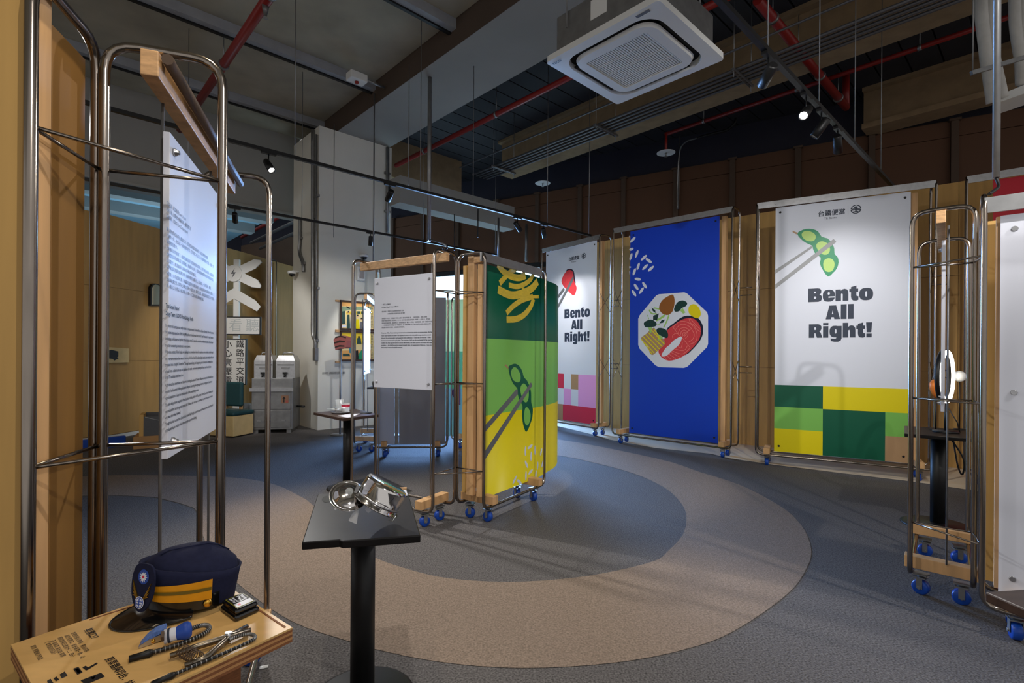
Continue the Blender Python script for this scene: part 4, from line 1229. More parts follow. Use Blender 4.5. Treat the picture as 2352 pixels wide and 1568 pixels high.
# badge
bp, bnrm = hpt(0.36, 0.060, 0.012)
bnrm = (bnrm + UZ * 0.12 + sd * 0.06).normalized()
bx = UZ.cross(bnrm).normalized(); by = bnrm.cross(bx)
B_ = lambda x, y, l=0.0: bp + bx * x * 1.12 * k_ + by * y * 1.12 * k_ + bnrm * l
sh_ = spline([V((x, y, 0)) for x, y in [(0, 0.042), (0.018, 0.038), (0.026, 0.018), (0.024, -0.012), (0.012, -0.034), (0, -0.040), (-0.012, -0.034), (-0.024, -0.012), (-0.026, 0.018), (-0.018, 0.038)]], 4)
bdg = MB().prism([B_(q.x, q.y) for q in sh_], -bnrm * 0.004).build('badge', M['navy'], hat)
def bpoly(name, m, pts, l):
    MB().face([B_(x, y, l) for x, y in pts]).build(name, m, bdg, fix=False)
cir = lambda cx, cy, r, n=24: [(cx + r * math.cos(2 * pi * i / n), cy + r * math.sin(2 * pi * i / n)) for i in range(n)]
bpoly('emblem_disc', M['emblem_b'], cir(0.001, 0.020, 0.0125), 0.0008)
bpoly('emblem_star', M['white'], [((0.010 if i % 2 == 0 else 0.0055) * math.cos(pi * i / 12) + 0.001, (0.010 if i % 2 == 0 else 0.0055) * math.sin(pi * i / 12) + 0.020) for i in range(24)], 0.0014)
bpoly('emblem_core', M['b_red'], cir(0.001, 0.020, 0.0025, 10), 0.0020)
for s_ in (1, -1):
    for k in range(4):
        x0 = s_ * (0.005 + 0.0015 * k); y0 = -0.022 + 0.003 * k
        x1 = s_ * (0.021 - 0.001 * k + 0.001); y1 = 0.012 - 0.008 * k
        d = V((x1 - x0, y1 - y0)); d.normalize(); w = V((-d.y, d.x)) * 0.0022
        MB().prism([B_(x0 + w.x, y0 + w.y, 0.0005), B_(x1, y1, 0.0005), B_(x0 - w.x, y0 - w.y, 0.0005)], bnrm * 0.002).build('wing_feather', M['gold'], bdg)
bpoly('rail_emblem', M['white'], cir(0, -0.023, 0.0105), 0.0030)
for r0 in (0.0085,):
    MB().tube([B_(x, y, 0.0033) for x, y in cir(0, -0.023, r0)], 0.0007, 5, closed=True).build('emblem_ring', M['emblem_b'], bdg)
MB().rod(B_(0, -0.0155, 0.0036), B_(0, -0.0305, 0.0036), 0.0009, 5).rod(B_(-0.007, -0.021, 0.0036), B_(0.007, -0.021, 0.0036), 0.0008, 5).rod(B_(-0.007, -0.0255, 0.0036), B_(0.007, -0.0255, 0.0036), 0.0008, 5).build('emblem_bars', M['emblem_b'], bdg)

# ink pad tin
ic = onz(552, 1408, TH)
iq = [onz(x, y, TH) for x, y in [(505, 1403), (541, 1430), (595, 1405), (560, 1380)]]
ia = (iq[1] - iq[0]); ib = (iq[3] - iq[0]); lx, ly = ia.length, ib.length; ia.normalize(); ib.normalize()
io = iq[0]
ip = thing('ink_pad', (io.x, io.y, TH), 'black stamp pad tin with printed lid on birch table', 'ink pad')
XI = (ia, ib, UZ)
MB().box((0, 0, 0), (lx, ly, 0.013), XI, io).build('tin_base', M['black_gloss'], ip, bevel=0.005)
MB().box((0.002, 0.002, 0.0135), (lx - 0.002, ly - 0.002, 0.024), XI, io).build('tin_lid', M['black_gloss'], ip, bevel=0.006)
zl = 0.0246
IP = lambda a, b, l=0.0: io + ia * a * lx + ib * b * ly + UZ * (zl + l)
lb = MB().face([IP(0.13, 0.13), IP(0.87, 0.13), IP(0.87, 0.87), IP(0.13, 0.87)]).build('lid_label', mat('label_olive', (122, 118, 28), 0.4), ip, fix=False)
MB().face([IP(0.16, 0.17, 0.0003), IP(0.6, 0.17, 0.0003), IP(0.6, 0.84, 0.0003), IP(0.16, 0.84, 0.0003)]).build('label_black', M['ink_k'], lb, fix=False)
MB().face([IP(0.6, 0.17, 0.0003), IP(0.84, 0.17, 0.0003), IP(0.84, 0.84, 0.0003), IP(0.6, 0.84, 0.0003)]).build('label_white', M['white'], lb, fix=False)
MB().face([IP(0.72 + 0.06 * math.cos(t), 0.32 + 0.06 * math.sin(t), 0.0006) for t in [2 * pi * i / 16 for i in range(16)]]).build('label_seal', M['b_red'], lb, fix=False)
for b, w in ((0.72, 0.13), (0.55, 0.13), (0.40, 0.06), (0.29, 0.06)):
    text('label_text', ['Stamp', 'Pad', 'black ink', 'quick dry'][[0.72, 0.55, 0.40, 0.29].index(b)], 0.009 if w > 0.1 else 0.006, M['white'], IP(0.20, b - 0.04, 0.0003), ia, ib, lb, weight=0.0003, lift=0.0004, fit=lx * 0.36)

# ticket punch: white-blue grip, blue strap, brass jaw
tp = thing('hand_clipper', onz(370, 1470, TH), 'blue and white handled clipper lying in front of navy cap', 'clipper')
ga, gb = onz(378, 1462, TH + 0.02), onz(430, 1447, TH + 0.024)
gx = (gb - ga).normalized(); gl = (gb - ga).length
MB().slot(0).lathe([(0.013, 0), (0.0125, 0.01), (0.0125, gl * 0.55)], ga, gx, 18, cap1=False).slot(1).lathe([(0.0125, gl * 0.55), (0.0165, gl * 0.9), (0.0165, gl * 1.05), (0.012, gl * 1.18), (0.002, gl * 1.22)], ga, gx, 18, cap0=False).build('grip', [M['white'], M['emblem_b']], tp)
MB().lathe([(0.0135, 0.006), (0.0137, 0.010)], ga, gx, 18, cap0=False, cap1=False).build('grip_ring', M['ink'], tp)
j0, j1 = onz(318, 1489, TH), onz(381, 1468, TH)
aw = gx.cross(UZ); aw = V((aw.x, aw.y, 0)).normalized(); aw = aw if aw.y > 0 else -aw
JP = lambda u, h, d=0.0: j0.lerp(j1, u) + UZ * h + aw * d
MB().prism([JP(u, h, -0.003) for u, h in ((0, 0.001), (0.06, 0.006), (0.4, 0.012), (0.97, 0.014), (0.97, 0.003), (0.5, 0.001))], aw * 0.018).build('jaw', M['steel'], tp)
MB().prism([JP(u, h, 0.0) for u, h in ((0.0, 0.003), (0.25, 0.014), (0.55, 0.021), (0.93, 0.022), (0.98, 0.016), (0.6, 0.013), (0.3, 0.006))], aw * 0.024).build('blue_strap', mat('strap_blue', (96, 130, 200), 0.5, var=0.3, scale=150, stretch=(1, 4, 1)), tp)
MB().ball(onz(352, 1472, TH + 0.014), 0.004).build('rivet', M['gold'], tp)
MB().bar(onz(373, 1456, TH + 0.034), onz(374, 1466, TH + 0.022), 0.005, 0.012).build('clip', M['brown_col'], tp)


def cord(name, label, px, r, endlen):
    pts = spline([onz(x, y, TH + z) for x, y, z in px], 6, False)
    o = thing(name, (pts[0].x, pts[0].y, TH), label, 'cord')
    MB().tube(pts, r, 8).build('sleeve', M['black'], o)
    rg = MB()
    acc = 0.0
    for i in range(1, len(pts)):
        rg.tube([pts[i] + (pts[i] - pts[i - 1]).normalized() * 0.001, pts[i] - (pts[i] - pts[i - 1]).normalized() * 0.001], r * 1.14, 8)
    rg.build('sleeve_ribs', M['galv'], o)
    d = (pts[1] - pts[0]).normalized()
    MB().tube([pts[0] - d * 0.03, pts[0] - d * 0.012, pts[0], pts[0] + d * 0.006], [r * 1.5, r * 1.5, r * 1.9, r * 1.3], 8).build('end_sleeve', M['black'], o)
    return o


cord('coiled_tether', 'black ribbed tether looping from the clipper grip', [(342, 1500, 0.006), (400, 1483, 0.006), (450, 1464, 0.006), (478, 1448, 0.007), (478, 1437, 0.009), (462, 1436, 0.012), (436, 1445, 0.02)], 0.0042, 0.05)
cord('coiled_tether', 'black ribbed tether looping from the pliers along front edge', [(394, 1551, 0.006), (450, 1527, 0.006), (520, 1497, 0.006), (575, 1472, 0.006), (586, 1462, 0.007), (574, 1456, 0.008), (550, 1460, 0.010), (527, 1468, 0.012)], 0.0032, 0.04)
plr = thing('spring_pliers', onz(500, 1480, TH), 'worn steel ticket pliers with open coil spring on birch table', 'pliers')
pv = onz(524, 1462, TH + 0.012)
MB().tube([onz(390, 1506, TH + 0.008), onz(450, 1485, TH + 0.011), pv, onz(568, 1438, TH + 0.012)], [0.005, 0.0062, 0.006, 0.0048], 8).build('arm', M['tool'], plr)
MB().tube([onz(424, 1528, TH + 0.007), onz(465, 1513, TH + 0.008), onz(478, 1506, TH + 0.009), onz(518, 1470, TH + 0.012), pv, onz(576, 1447, TH + 0.012)], [0.0055, 0.0062, 0.006, 0.006, 0.0062, 0.0052], 8).build('arm', M['tool'], plr)
MB().lathe([(0.006, -0.009), (0.006, 0.009)], pv, UZ, 12).build('pivot', M['steel'], plr)
s0, s1 = onz(420, 1494, TH + 0.012), onz(456, 1512, TH + 0.012)
ax_ = (s1 - s0).normalized(); sa = ax_.cross(UZ).normalized()
MB().tube([s0 + (s1 - s0) * (i / 72) + (sa * math.cos(i * 2 * pi / 9) + UZ * math.sin(i * 2 * pi / 9)) * 0.011 for i in range(73)], 0.0009, 5).build('coil_spring', M['brown_col'], plr)

# tea table
tq = [(-2.005, 5.154), (-1.555, 4.70), (-1.30, 5.02), (-1.68, 5.50)]
pedestal('dark brown pedestal table with tea glasses behind the pot table', tq, 0.745, 'walnut', (-1.635, 5.09), 0.046, 0.2)
TZ = 0.745
trc = onz(782, 948, TZ)
tr = thing('steel_tray', trc, 'oval steel tray on the brown tea table', 'tray')
MB().lathe([(0.001, 0.002), (0.075, 0.002), (0.09, 0.012), (0.093, 0.012), (0.078, 0.0), (0.001, 0.0)], trc, n=28).build('dish', M['steel'], tr)
bw = trc + V((0.02, -0.02, 0.004)); tag(recentre(MB().lathe([(0.001, 0.001), (0.058, 0.001), (0.065, 0.05), (0.068, 0.05), (0.06, -0.001), (0.001, -0.001)], bw, n=28).build('steel_bowl', M['steel'])), 'small steel bowl on the tray of the tea table', 'bowl')
gl = onz(773, 941, TZ) + UZ * 0.012
def tumbler(name, c, r, h, label, band=None):
    o = thing(name, c, label, 'glass')
    MB().lathe([(0.001, 0.0), (r * 0.8, 0.0), (r, h), (r - 0.003, h), (r * 0.8 - 0.003, 0.008), (0.001, 0.008)], c, n=24).build('glass_body', M['glass'], o)
    if band:
        MB().lathe([(r * 0.93, h * 0.6), (r * 0.985, h * 0.88)], c, n=24, cap0=False, cap1=False).build('red_print', M['b_red'], o)
    return o
tumbler('tea_glass', at(780, 944, 5.06), 0.042, 0.115, 'tall clear glass standing on the tea tray')
tumbler('tea_cup', at(794, 946, 5.02), 0.042, 0.085, 'clear glass cup with red lettering on the tea tray', True)
lc2 = at(766, 940, 4.98)
tag(recentre(MB().lathe([(0.001, 0.012), (0.008, 0.012), (0.012, 0.004), (0.06, 0.0), (0.06, 0.003), (0.014, 0.008), (0.001, 0.018)], lc2, V((0.1, 0.1, 1)), 24).build('glass_lid', M['glass'])), 'clear glass lid at the left of the tea tray', 'lid')
tag(recentre(MB().prism([onz(776, 955, TZ), onz(800, 951, TZ), onz(826, 950, TZ), onz(808, 958, TZ), onz(797, 959, TZ)], (0, 0, 0.002)).build('paper_sheet', M['white'])), 'white paper sheet on the near edge of tea table', 'paper')
tag(recentre(MB().lathe([(0.001, 0.004), (0.06, 0.004), (0.06, 0.0), (0.001, 0.0)], onz(841, 948.5, TZ), n=24).build('black_coaster', M['black'])), 'flat black disc at the right of the tea table', 'coaster')

# ring light table
RZ = 0.745
rq = [(3.085, 4.0), (3.46, 3.72), (3.80, 4.23), (3.43, 4.45)]
pedestal('black pedestal table with a ring light at the right', rq, RZ, 'table', (3.41, 4.07), 0.05, 0.24)
rb = onz(2172, 992, RZ)
rl = thing('ring_light', rb, 'lit ring light on a black stand at the right', 'ring light')
rc = V((rb.x, rb.y, 1.19)); rax = V((-0.62, -0.78, 0)).cross(UZ); rax = (V((0.80, -0.60, 0)) + V((-0.18, -0.18, 0))).normalized()
MB().tube([rc + (UZ * math.cos(t) + rax.cross(UZ) * math.sin(t)) * 0.205 - rax * 0.012 for t in [2 * pi * i / 48 for i in range(48)]], 0.019, 10, closed=True).build('ring_back', M['black'], rl)
MB().tube([rc + (UZ * math.cos(t) + rax.cross(UZ) * math.sin(t)) * 0.200 + rax * 0.006 for t in [2 * pi * i / 48 for i in range(48)]], 0.014, 10, closed=True).build('ring_tube', M['ringl'], rl)
MB().rod(rb, V((rb.x, rb.y, 0.98)), 0.011).build('stand_pole', M['black'], rl)
MB().lathe([(0.085, 0), (0.085, 0.01), (0.01, 0.016)], rb, n=28).build('stand_base', M['black'], rl)
MB().tube([V((rb.x, rb.y, 0.97)), rb + V((0.06, -0.04, 0.08)), rb + V((0.07, -0.05, 0.004))], 0.004, 6).build('cable', M['black'], rl)
oc_ = at(2150, 886, 4.2)
of = thing('copper_mould', (oc_.x, oc_.y, RZ), 'small orange copper cup on rod left of the ring light', 'cup')
MB().lathe([(0.001, 0.055), (0.025, 0.05), (0.045, 0.02), (0.045, -0.02), (0.03, -0.06), (0.012, -0.10), (0.001, -0.10)], oc_, n=20).build('cup', M['copper'], of)
MB().rod(V((oc_.x, oc_.y, RZ)), oc_ + UZ * -0.09, 0.005).lathe([(0.04, 0), (0.04, 0.006)], V((oc_.x, oc_.y, RZ)), n=16).build('rod_stand', M['black'], of)
wc_ = at(2204, 864, 4.25)
wf = thing('white_globe', (wc_.x, wc_.y, RZ), 'small white globe on rod right of the ring light', 'globe')
MB().ball(wc_, 0.045, 18, 10).build('globe', M['pvc_w'], wf)
MB().rod(V((wc_.x, wc_.y, RZ)), wc_ + UZ * -0.04, 0.005).lathe([(0.04, 0), (0.04, 0.006)], V((wc_.x, wc_.y, RZ)), n=16).build('rod_stand', M['black'], wf)
tag(recentre(MB().tube(spline([V((3.50, 4.06, 0.70)), V((3.55, 4.0, 0.55)), V((3.56, 4.02, 0.42)), V((3.53, 4.03, 0.5)), V((3.52, 4.06, 0.70))], 6, False), 0.006, 6).build('power_cable', M['black'])), 'black cable hanging under the ring light table', 'cable')
# dark table corner at lower right
ck = V((1.234, 1.325)); ca = V((0.99, 0.14)); cb = V((0.14, -0.99))
pedestal('dark brown table corner at the lower right edge', [ck, ck + cb * 0.62, ck + cb * 0.62 + ca * 0.42, ck + ca * 0.42], 0.74, 'walnut', tuple(ck + ca * 0.22 + cb * 0.34), 0.046, 0.2)
# grill table behind the small frame
gp = V((-2.02, 8.35))
pedestal('black table with a small grill pot beside white column', [gp + V((-0.3, -0.2)), gp + V((0.3, -0.2)), gp + V((0.3, 0.2)), gp + V((-0.3, 0.2))], 0.80, 'black', (-2.02, 8.35), 0.05, 0.2)
gpo = thing('grill_pot', (-2.14, 8.3, 0.80), 'steel grill pot with black knob on the far black table', 'pot')
MB().lathe([(0.001, 0), (0.12, 0), (0.14, 0.07), (0.13, 0.09), (0.03, 0.11), (0.001, 0.11)], (-2.14, 8.3, 0.80), n=24).build('pot_body', M['galv'], gpo)
MB().ball((-2.14, 8.3, 0.93), 0.03).build('knob', M['black'], gpo)

# meat shaped sign on a pole
mp = onz(781, 998)
ms = thing('meat_sign', mp, 'striped pink meat shaped sign on thin pole by posters', 'sign')
MB().rod(mp, V((mp.x, mp.y, 1.42)), 0.016).build('pole', M['galv'], ms)
MB().lathe([(0.15, 0), (0.15, 0.01), (0.016, 0.014)], mp, n=24).build('base', M['galv'], ms)
mY = mp.y
sg = MB().prism([at(x, y, mY) for x, y in [(766, 780), (771, 773), (783, 770), (795, 774), (797, 782), (795, 797), (790, 800), (780, 800), (770, 803), (768, 792)]], (0.05, 0.09, 0)).build('sign_board', mat('sign_pink', (196, 112, 104), 0.6), ms)
for a in ([(767, 786), (780, 781), (792, 783), (792, 786), (780, 786), (768, 789)], [(769, 796), (780, 792), (791, 793), (791, 796), (780, 796), (769, 799)], [(771, 773), (783, 770), (795, 774), (794, 777), (783, 773), (769, 777)]):
    MB().face([at(x, y, mY - 0.004) for x, y in a]).build('stripe_print', M['walnut'], sg, fix=False)

# posters on the white column, camera domes, emergency lamp, conduits
PC = Plane(st(3.62, 8.76), st(5.03, 8.76)); PS = Plane(st(3.62, 9.95), st(3.62, 8.76))
def poster(label, y0, y1, kind):
    a0, zt = PC.uv(779, y0); a1 = PC.uv(859, y0)[0]; zb = PC.uv(779, y1)[1]
    r = thing('framed_poster', PC.p(a0, zb), label, 'poster')
    X = (PC.ex, PC.n, UZ)
    MB().box((a0, 0.03, zb), (a1, 0.055, zb + 0.03), X, PC.A).box((a0, 0.03, zt - 0.03), (a1, 0.055, zt), X, PC.A).box((a0, 0.03, zb), (a0 + 0.03, 0.055, zt), X, PC.A).box((a1 - 0.03, 0.03, zb), (a1, 0.055, zt), X, PC.A).build('frame', M['walnut'], r)
    pa = MB().box((a0 + 0.03, 0.03, zb + 0.03), (a1 - 0.03, 0.04, zt - 0.03), X, PC.A).build('picture', M['poster'], r)
    def pp(pts, m, l=0.0412):
        MB().face([PC.hit(x, y, l) for x, y in pts]).build('picture_shape', m if not isinstance(m, str) else M[m], pa, fix=False)
    g1 = mat('poster_green', (128, 150, 120), 0.6); g2 = mat('poster_teal', (44, 74, 70), 0.6); or_ = mat('poster_orange', (226, 168, 96), 0.6)
    if kind == 0:
        pp([(782, 693), (850, 697), (850, 704), (782, 703)], or_); pp([(782, 704), (850, 705), (850, 712), (800, 712), (782, 716)], g1)
        pp([(782, 716), (790, 714), (790, 744), (782, 745)], g2); pp([(793, 716), (853, 715), (853, 722), (793, 722)], 'b_noodle')
        for x, w, h0, m, hd in ((798, 4, 720, g2, 718), (805, 4, 724, 'b_grey', 722), (819, 5, 730, 'b_yellow', 726), (828, 4, 736, 'b_grey_d', 733)):
            pp([(x - w * .6, h0 + 3), (x + w * .6, h0 + 3), (x + w, 755), (x - w, 755)], m, 0.0416)
            pp([(x + 2 * math.cos(k), hd + 3 * math.sin(k)) for k in [pi * i / 4 for i in range(8)]], 'skin', 0.042)
            pp([(x - 2.2, hd), (x - 1.5, hd - 3.4), (x + 1.5, hd - 3.4), (x + 2.2, hd)], 'ink_k', 0.0424)
        pp([(782, 746), (793, 746), (793, 751), (782, 752)], 'b_white'); pp([(794, 703), (803, 708), (800, 710), (793, 706)], 'ink_k', 0.0416)
        for x in (818, 827, 836): pp([(x, 715), (x + 7, 715), (x + 7, 721), (x, 721)], g2, 0.0416)
    else:
        pp([(783, 764), (850, 764), (850, 790), (783, 792)], 'b_noodle'); pp([(783, 805), (850, 803), (850, 826), (783, 827)], or_)
        for x, y0_, m in ((806, 778, 'b_red'), (822, 776, g2)):
            pp([(x - 4, y0_), (x + 4, y0_), (x + 6, y0_ + 14), (x - 5, y0_ + 14)], m, 0.0416)
            pp([(x + 2.4 * math.cos(k), y0_ - 2 + 3 * math.sin(k)) for k in [pi * i / 4 for i in range(8)]], 'ink_k', 0.042)
        pp([(799, 798), (806, 794), (810, 800), (808, 812), (800, 810)], mat('poster_blue', (70, 130, 150), 0.6), 0.0416)
        pp([(803 + 3.5 * math.cos(k), 793 + 5 * math.sin(k)) for k in [pi * i / 4 for i in range(8)]], 'skin', 0.0418)
        pp([(799, 790), (801, 786), (807, 787), (808, 793), (804, 790)], 'ink_k', 0.0424)
        pp([(815, 805), (820, 804), (822, 826), (815, 827)], 'ink_k', 0.0416); pp([(822, 812), (829, 802), (829, 825), (820, 826)], 'b_green', 0.0416)
        pp([(785, 812), (800, 812), (802, 818), (785, 818)], g2, 0.0416)
    for y in (y0, y1):
        b_ = PC.uv(776, y)
        MB().box((b_[0] - 0.05, 0.0, b_[1] - 0.03), (b_[0] + 0.03, 0.03, b_[1] + 0.0), X, PC.A).build('bracket', M['pine_h'], r)
    tx = PC.uv(852, y0 + 6)
    rows_ = '搭乘火車請勿將頭手伸出窗外' if kind == 0 else '餐車飲食衛生注意愛惜公物'
    text('poster_text', '\n'.join(rows_[:9]), 0.05, M['ink_k'], PC.p(tx[0] - 0.025, tx[1] - 0.08), PC.ex, UZ, pa, leading=1.0, lift=0.0412)
poster('upper framed picture of passengers in a train carriage', 689, 757, 0)
poster('lower framed picture of diners seated at tables', 759, 829, 1)
a, z = PC.uv(740, 859)
text('wall_lettering', '請勿手伸窗外．台灣鐵路局旅客安全宣導海報．鐵路局', 0.045, M['ink_k'], PC.p(a, z), PC.ex, UZ, None, fit=PC.uv(793, 859)[0] - a)
tag(bpy.data.objects['wall_lettering'], 'small black caption lettered on white column under the posters', 'lettering')


def dome(name, label, pl, x, y):
    a, z = pl.uv(x, y)
    r = thing(name, pl.p(a, z), label, 'camera')
    c = pl.p(a, z, 0.12)
    MB().lathe([(0.075, 0.03), (0.08, 0.0), (0.07, -0.02)], c, n=24).build('housing', M['pvc_w'], r)
    MB().lathe([(0.06, -0.02), (0.05, -0.05), (0.025, -0.07), (0.001, -0.075)], c, n=20).build('lens_dome', M['black_gloss'], r)
    MB().bar(pl.p(a, z + 0.03, 0.0), pl.p(a, z + 0.03, 0.12), 0.06, 0.03).build('bracket', M['pvc_w'], r)
dome('dome_camera', 'white dome camera on the left face of white column', PS, 686, 628)
dome('dome_camera', 'white dome camera above the emergency lamp on column', PC, 829, 590)
a, z = PC.uv(826, 629)
el = thing('emergency_lamp', PC.p(a, z), 'white emergency lamp box on column above posters', 'lamp')
MB().box((-0.075, 0, -0.13), (0.075, 0.07, 0.13), (PC.ex, PC.n, UZ), PC.p(a, z)).build('box', M['pvc_w'], el, bevel=0.01)
MB().box((-0.055, 0.07, -0.09), (0.055, 0.08, 0.08), (PC.ex, PC.n, UZ), PC.p(a, z)).build('reflector', M['steel'], el, bevel=0.01)
def conduit(label, pl, px, r, lift=0.035, m='galv', box=None):
    pts = [pl.p(*pl.uv(x, y), lift) for x, y in px]
    o = thing('wall_conduit', pts[-1], label, 'conduit')
    MB().tube(spline(pts, 5, False) if len(pts) > 2 else pts, r, 8).build('tube', M[m], o)
    for k in range(2):
        q = pts[0].lerp(pts[-1], 0.3 + 0.45 * k) if len(pts) == 2 else pts[1 + k * (len(pts) - 3)]
        MB().box((-0.06, -0.035, -0.02), (0.06, 0.01, 0.02), (pl.ex, pl.n, UZ), q).build('clamp', M['galv'], o)
    if box:
        c = pl.p(*pl.uv(*box), lift)
        MB().box((-0.05, -0.034, -0.12), (0.05, 0.03, 0.1), (pl.ex, pl.n, UZ), c).build('switch_box', M['galv'], o, bevel=0.005)
    return o
conduit('short bent steel conduit above dome camera on column side', PS, [(693, 500), (693, 548), (692, 580), (700, 605), (701, 625)], 0.03)
conduit('long steel conduit with switch box on column corner', PS, [(723, 300), (723, 500), (723, 690), (723, 765), (729, 782), (729, 800)], 0.035, box=(729, 812))
conduit('thin grey conduit beside long conduit on column corner', PS, [(731, 310), (731, 780)], 0.018, 0.03)
conduit('vertical conduit near the right edge of the white column', PC, [(888, 340), (888, 535)], 0.035)

# crossing sign
sy = 9.6
sx_ = at(540, 800, sy).x
SP = Plane((sx_ - 1, sy), (sx_ + 1, sy))
cs = thing('crossing_sign', (sx_, sy, 0), 'white railway crossing sign post with boards at the back left', 'sign')
MB().box((sx_ - 0.05, sy + 0.02, 0.0), (sx_ + 0.05, sy + 0.08, 3.1)).build('post', M['pvc_w'], cs)
MB().box((sx_ - 0.12, sy - 0.05, 0.0), (sx_ + 0.12, sy + 0.2, 0.03)).build('foot', M['pvc_w'], cs)
cc = SP.uv(538, 628)
for s_ in (1, -1):
    for k in (1, -1):
        d = V((s_ * 0.90, k * 0.43)).normalized(); w = V((-d.y, d.x)) * 0.085
        c0 = V(cc); L_ = 0.56
        o = [c0 + w, c0 + d * (L_ - 0.1) + w, c0 + d * L_ + w * 0.2, c0 + d * L_ - w * 0.4, c0 + d * (L_ - 0.14) - w, c0 - w]
        MB().prism([SP.p(p.x, p.y, 0.0 + 0.002 * (s_ + 1) + 0.001 * k) for p in o], (0, 0.012, 0)).build('arm_board', M['pvc_w'], cs)
        MB().tube([SP.p(p.x, p.y, 0.006) for p in o[1:5]], 0.006, 5).build('arm_edge', M['b_grey'], cs)
    d = V((s_ * 0.86, -0.5)); ap = V(SP.uv(538, 661)); 
    o = [ap, ap + d * 0.46, ap + d * 0.58 + V((0, -0.06)), ap + d * 0.5 + V((0, -0.19)), ap + V((0, -0.2))]
    MB().prism([SP.p(p.x, p.y, 0.0) for p in o], (0, 0.012, 0)).build('chevron_board', M['pvc_w'], cs)
dk = MB().lathe([(0.155, 0), (0.155, 0.02)], SP.p(cc[0], cc[1], 0.012), SP.n, 28).build('warning_disc', M['pvc_w'], cs)
D0 = lambda x, y: SP.p(cc[0] + x, cc[1] + y, 0.0335)
MB().face([D0(0.03, 0.1), D0(-0.05, -0.01), D0(0.0, -0.01), D0(-0.03, -0.1), D0(0.05, 0.02), D0(0.0, 0.02)]).build('bolt_print', M['b_grey_d'], dk, fix=False)
def sboard(x0, y0, x1, y1, strs, m, size):
    a0, z1 = SP.uv(x0, y0); a1, z0 = SP.uv(x1, y1)
    r_ = MB().box((a0 - 0.02, -0.02, z0 - 0.02), (a1 + 0.02, 0.02, z1 + 0.02), (SP.ex, SP.n, UZ), SP.A).build('board_frame', M['black'], cs)
    b_ = MB().box((a0, 0.018, z0), (a1, 0.024, z1), (SP.ex, SP.n, UZ), SP.A).build('board_face', M['pvc_w'], cs)
    for s_, x, y in strs:
        a, z = SP.uv(x, y)
        text('board_character', s_, size, m, SP.p(a, z - size * 0.36), SP.ex, UZ, b_, align='CENTER', lift=0.0255)
        if m is M['ink_k']: text('board_character', s_, size, m, SP.p(a + 0.004, z - size * 0.36 + 0.002), SP.ex, UZ, b_, align='CENTER', lift=0.0258)
sboard(479, 729, 597, 767, [('停', 505, 747), ('看', 543, 747), ('聽', 581, 747)], M['sign_g'], 0.26)
sboard(511, 780, 564, 881, [(c, 553, 790 + i * 20.5) for i, c in enumerate('鐵路平交道')] + [(c, 525, 791 + i * 20.5) for i, c in enumerate('小心高壓電')], M['ink_k'], 0.155)

# tea urn cart
ua, ub = onz(577, 996), onz(672, 994); ux = (ub - ua).normalized(); uy = V((-ux.y, ux.x, 0)); uw = (ub - ua).length
UX = (ux, uy, UZ)
uc = thing('urn_cart', ua + ux * uw / 2 + uy * 0.25, 'battered steel cart below two tea urns at the back', 'cart')
MB().box((0, 0, 0.06), (uw, 0.55, 0.92), UX, ua).build('cabinet', M['galv'], uc, bevel=0.008)
MB().box((-0.02, -0.05, 0.70), (uw + 0.01, 0.0, 0.76), UX, ua).build('front_rail', M['steel'], uc)
MB().box((0.03, -0.012, 0.10), (uw - 0.03, 0.0, 0.38), UX, ua).build('lower_door', M['galv'], uc, bevel=0.004)
MB().box((0.03, -0.012, 0.40), (uw - 0.03, 0.0, 0.68), UX, ua).build('upper_door', M['galv'], uc, bevel=0.004)
for x in (0.12, uw - 0.14):
    MB().box((x - 0.03, -0.025, 0.20), (x + 0.03, -0.012, 0.225), UX, ua).build('door_handle', M['steel'], uc)
MB().box((uw * 0.72, -0.014, 0.50), (uw * 0.9, -0.0121, 0.63), UX, ua).build('arrow_label', mat('label_tan', (150, 110, 84), 0.6), uc)
AL = Plane(ua.to_2d(), ub.to_2d())
MB().face([AL.p(uw * 0.79 + x, 0.515 + z, 0.0145) for x, z in [(-0.008, 0), (0.008, 0), (0.008, 0.06), (0.026, 0.06), (0, 0.10), (-0.026, 0.06), (-0.008, 0.06)]]).build('arrow_print', M['ink_k'], uc, fix=False)
text('label_text', '開', 0.04, M['b_red'], AL.p(uw * 0.83, 0.515), AL.ex, UZ, uc, lift=0.0145)
MB().rod(ua + ux * uw + uy * 0.3 + UZ * 0.42, ua + ux * (uw + 0.14) + uy * 0.22 + UZ * 0.42, 0.018).build('push_bar', M['black'], uc)
MB().box((0.03, 0.02, 0.0), (0.10, 0.5, 0.06), UX, ua).box((uw - 0.10, 0.02, 0.0), (uw - 0.03, 0.5, 0.06), UX, ua).build('skid', M['galv'], uc)
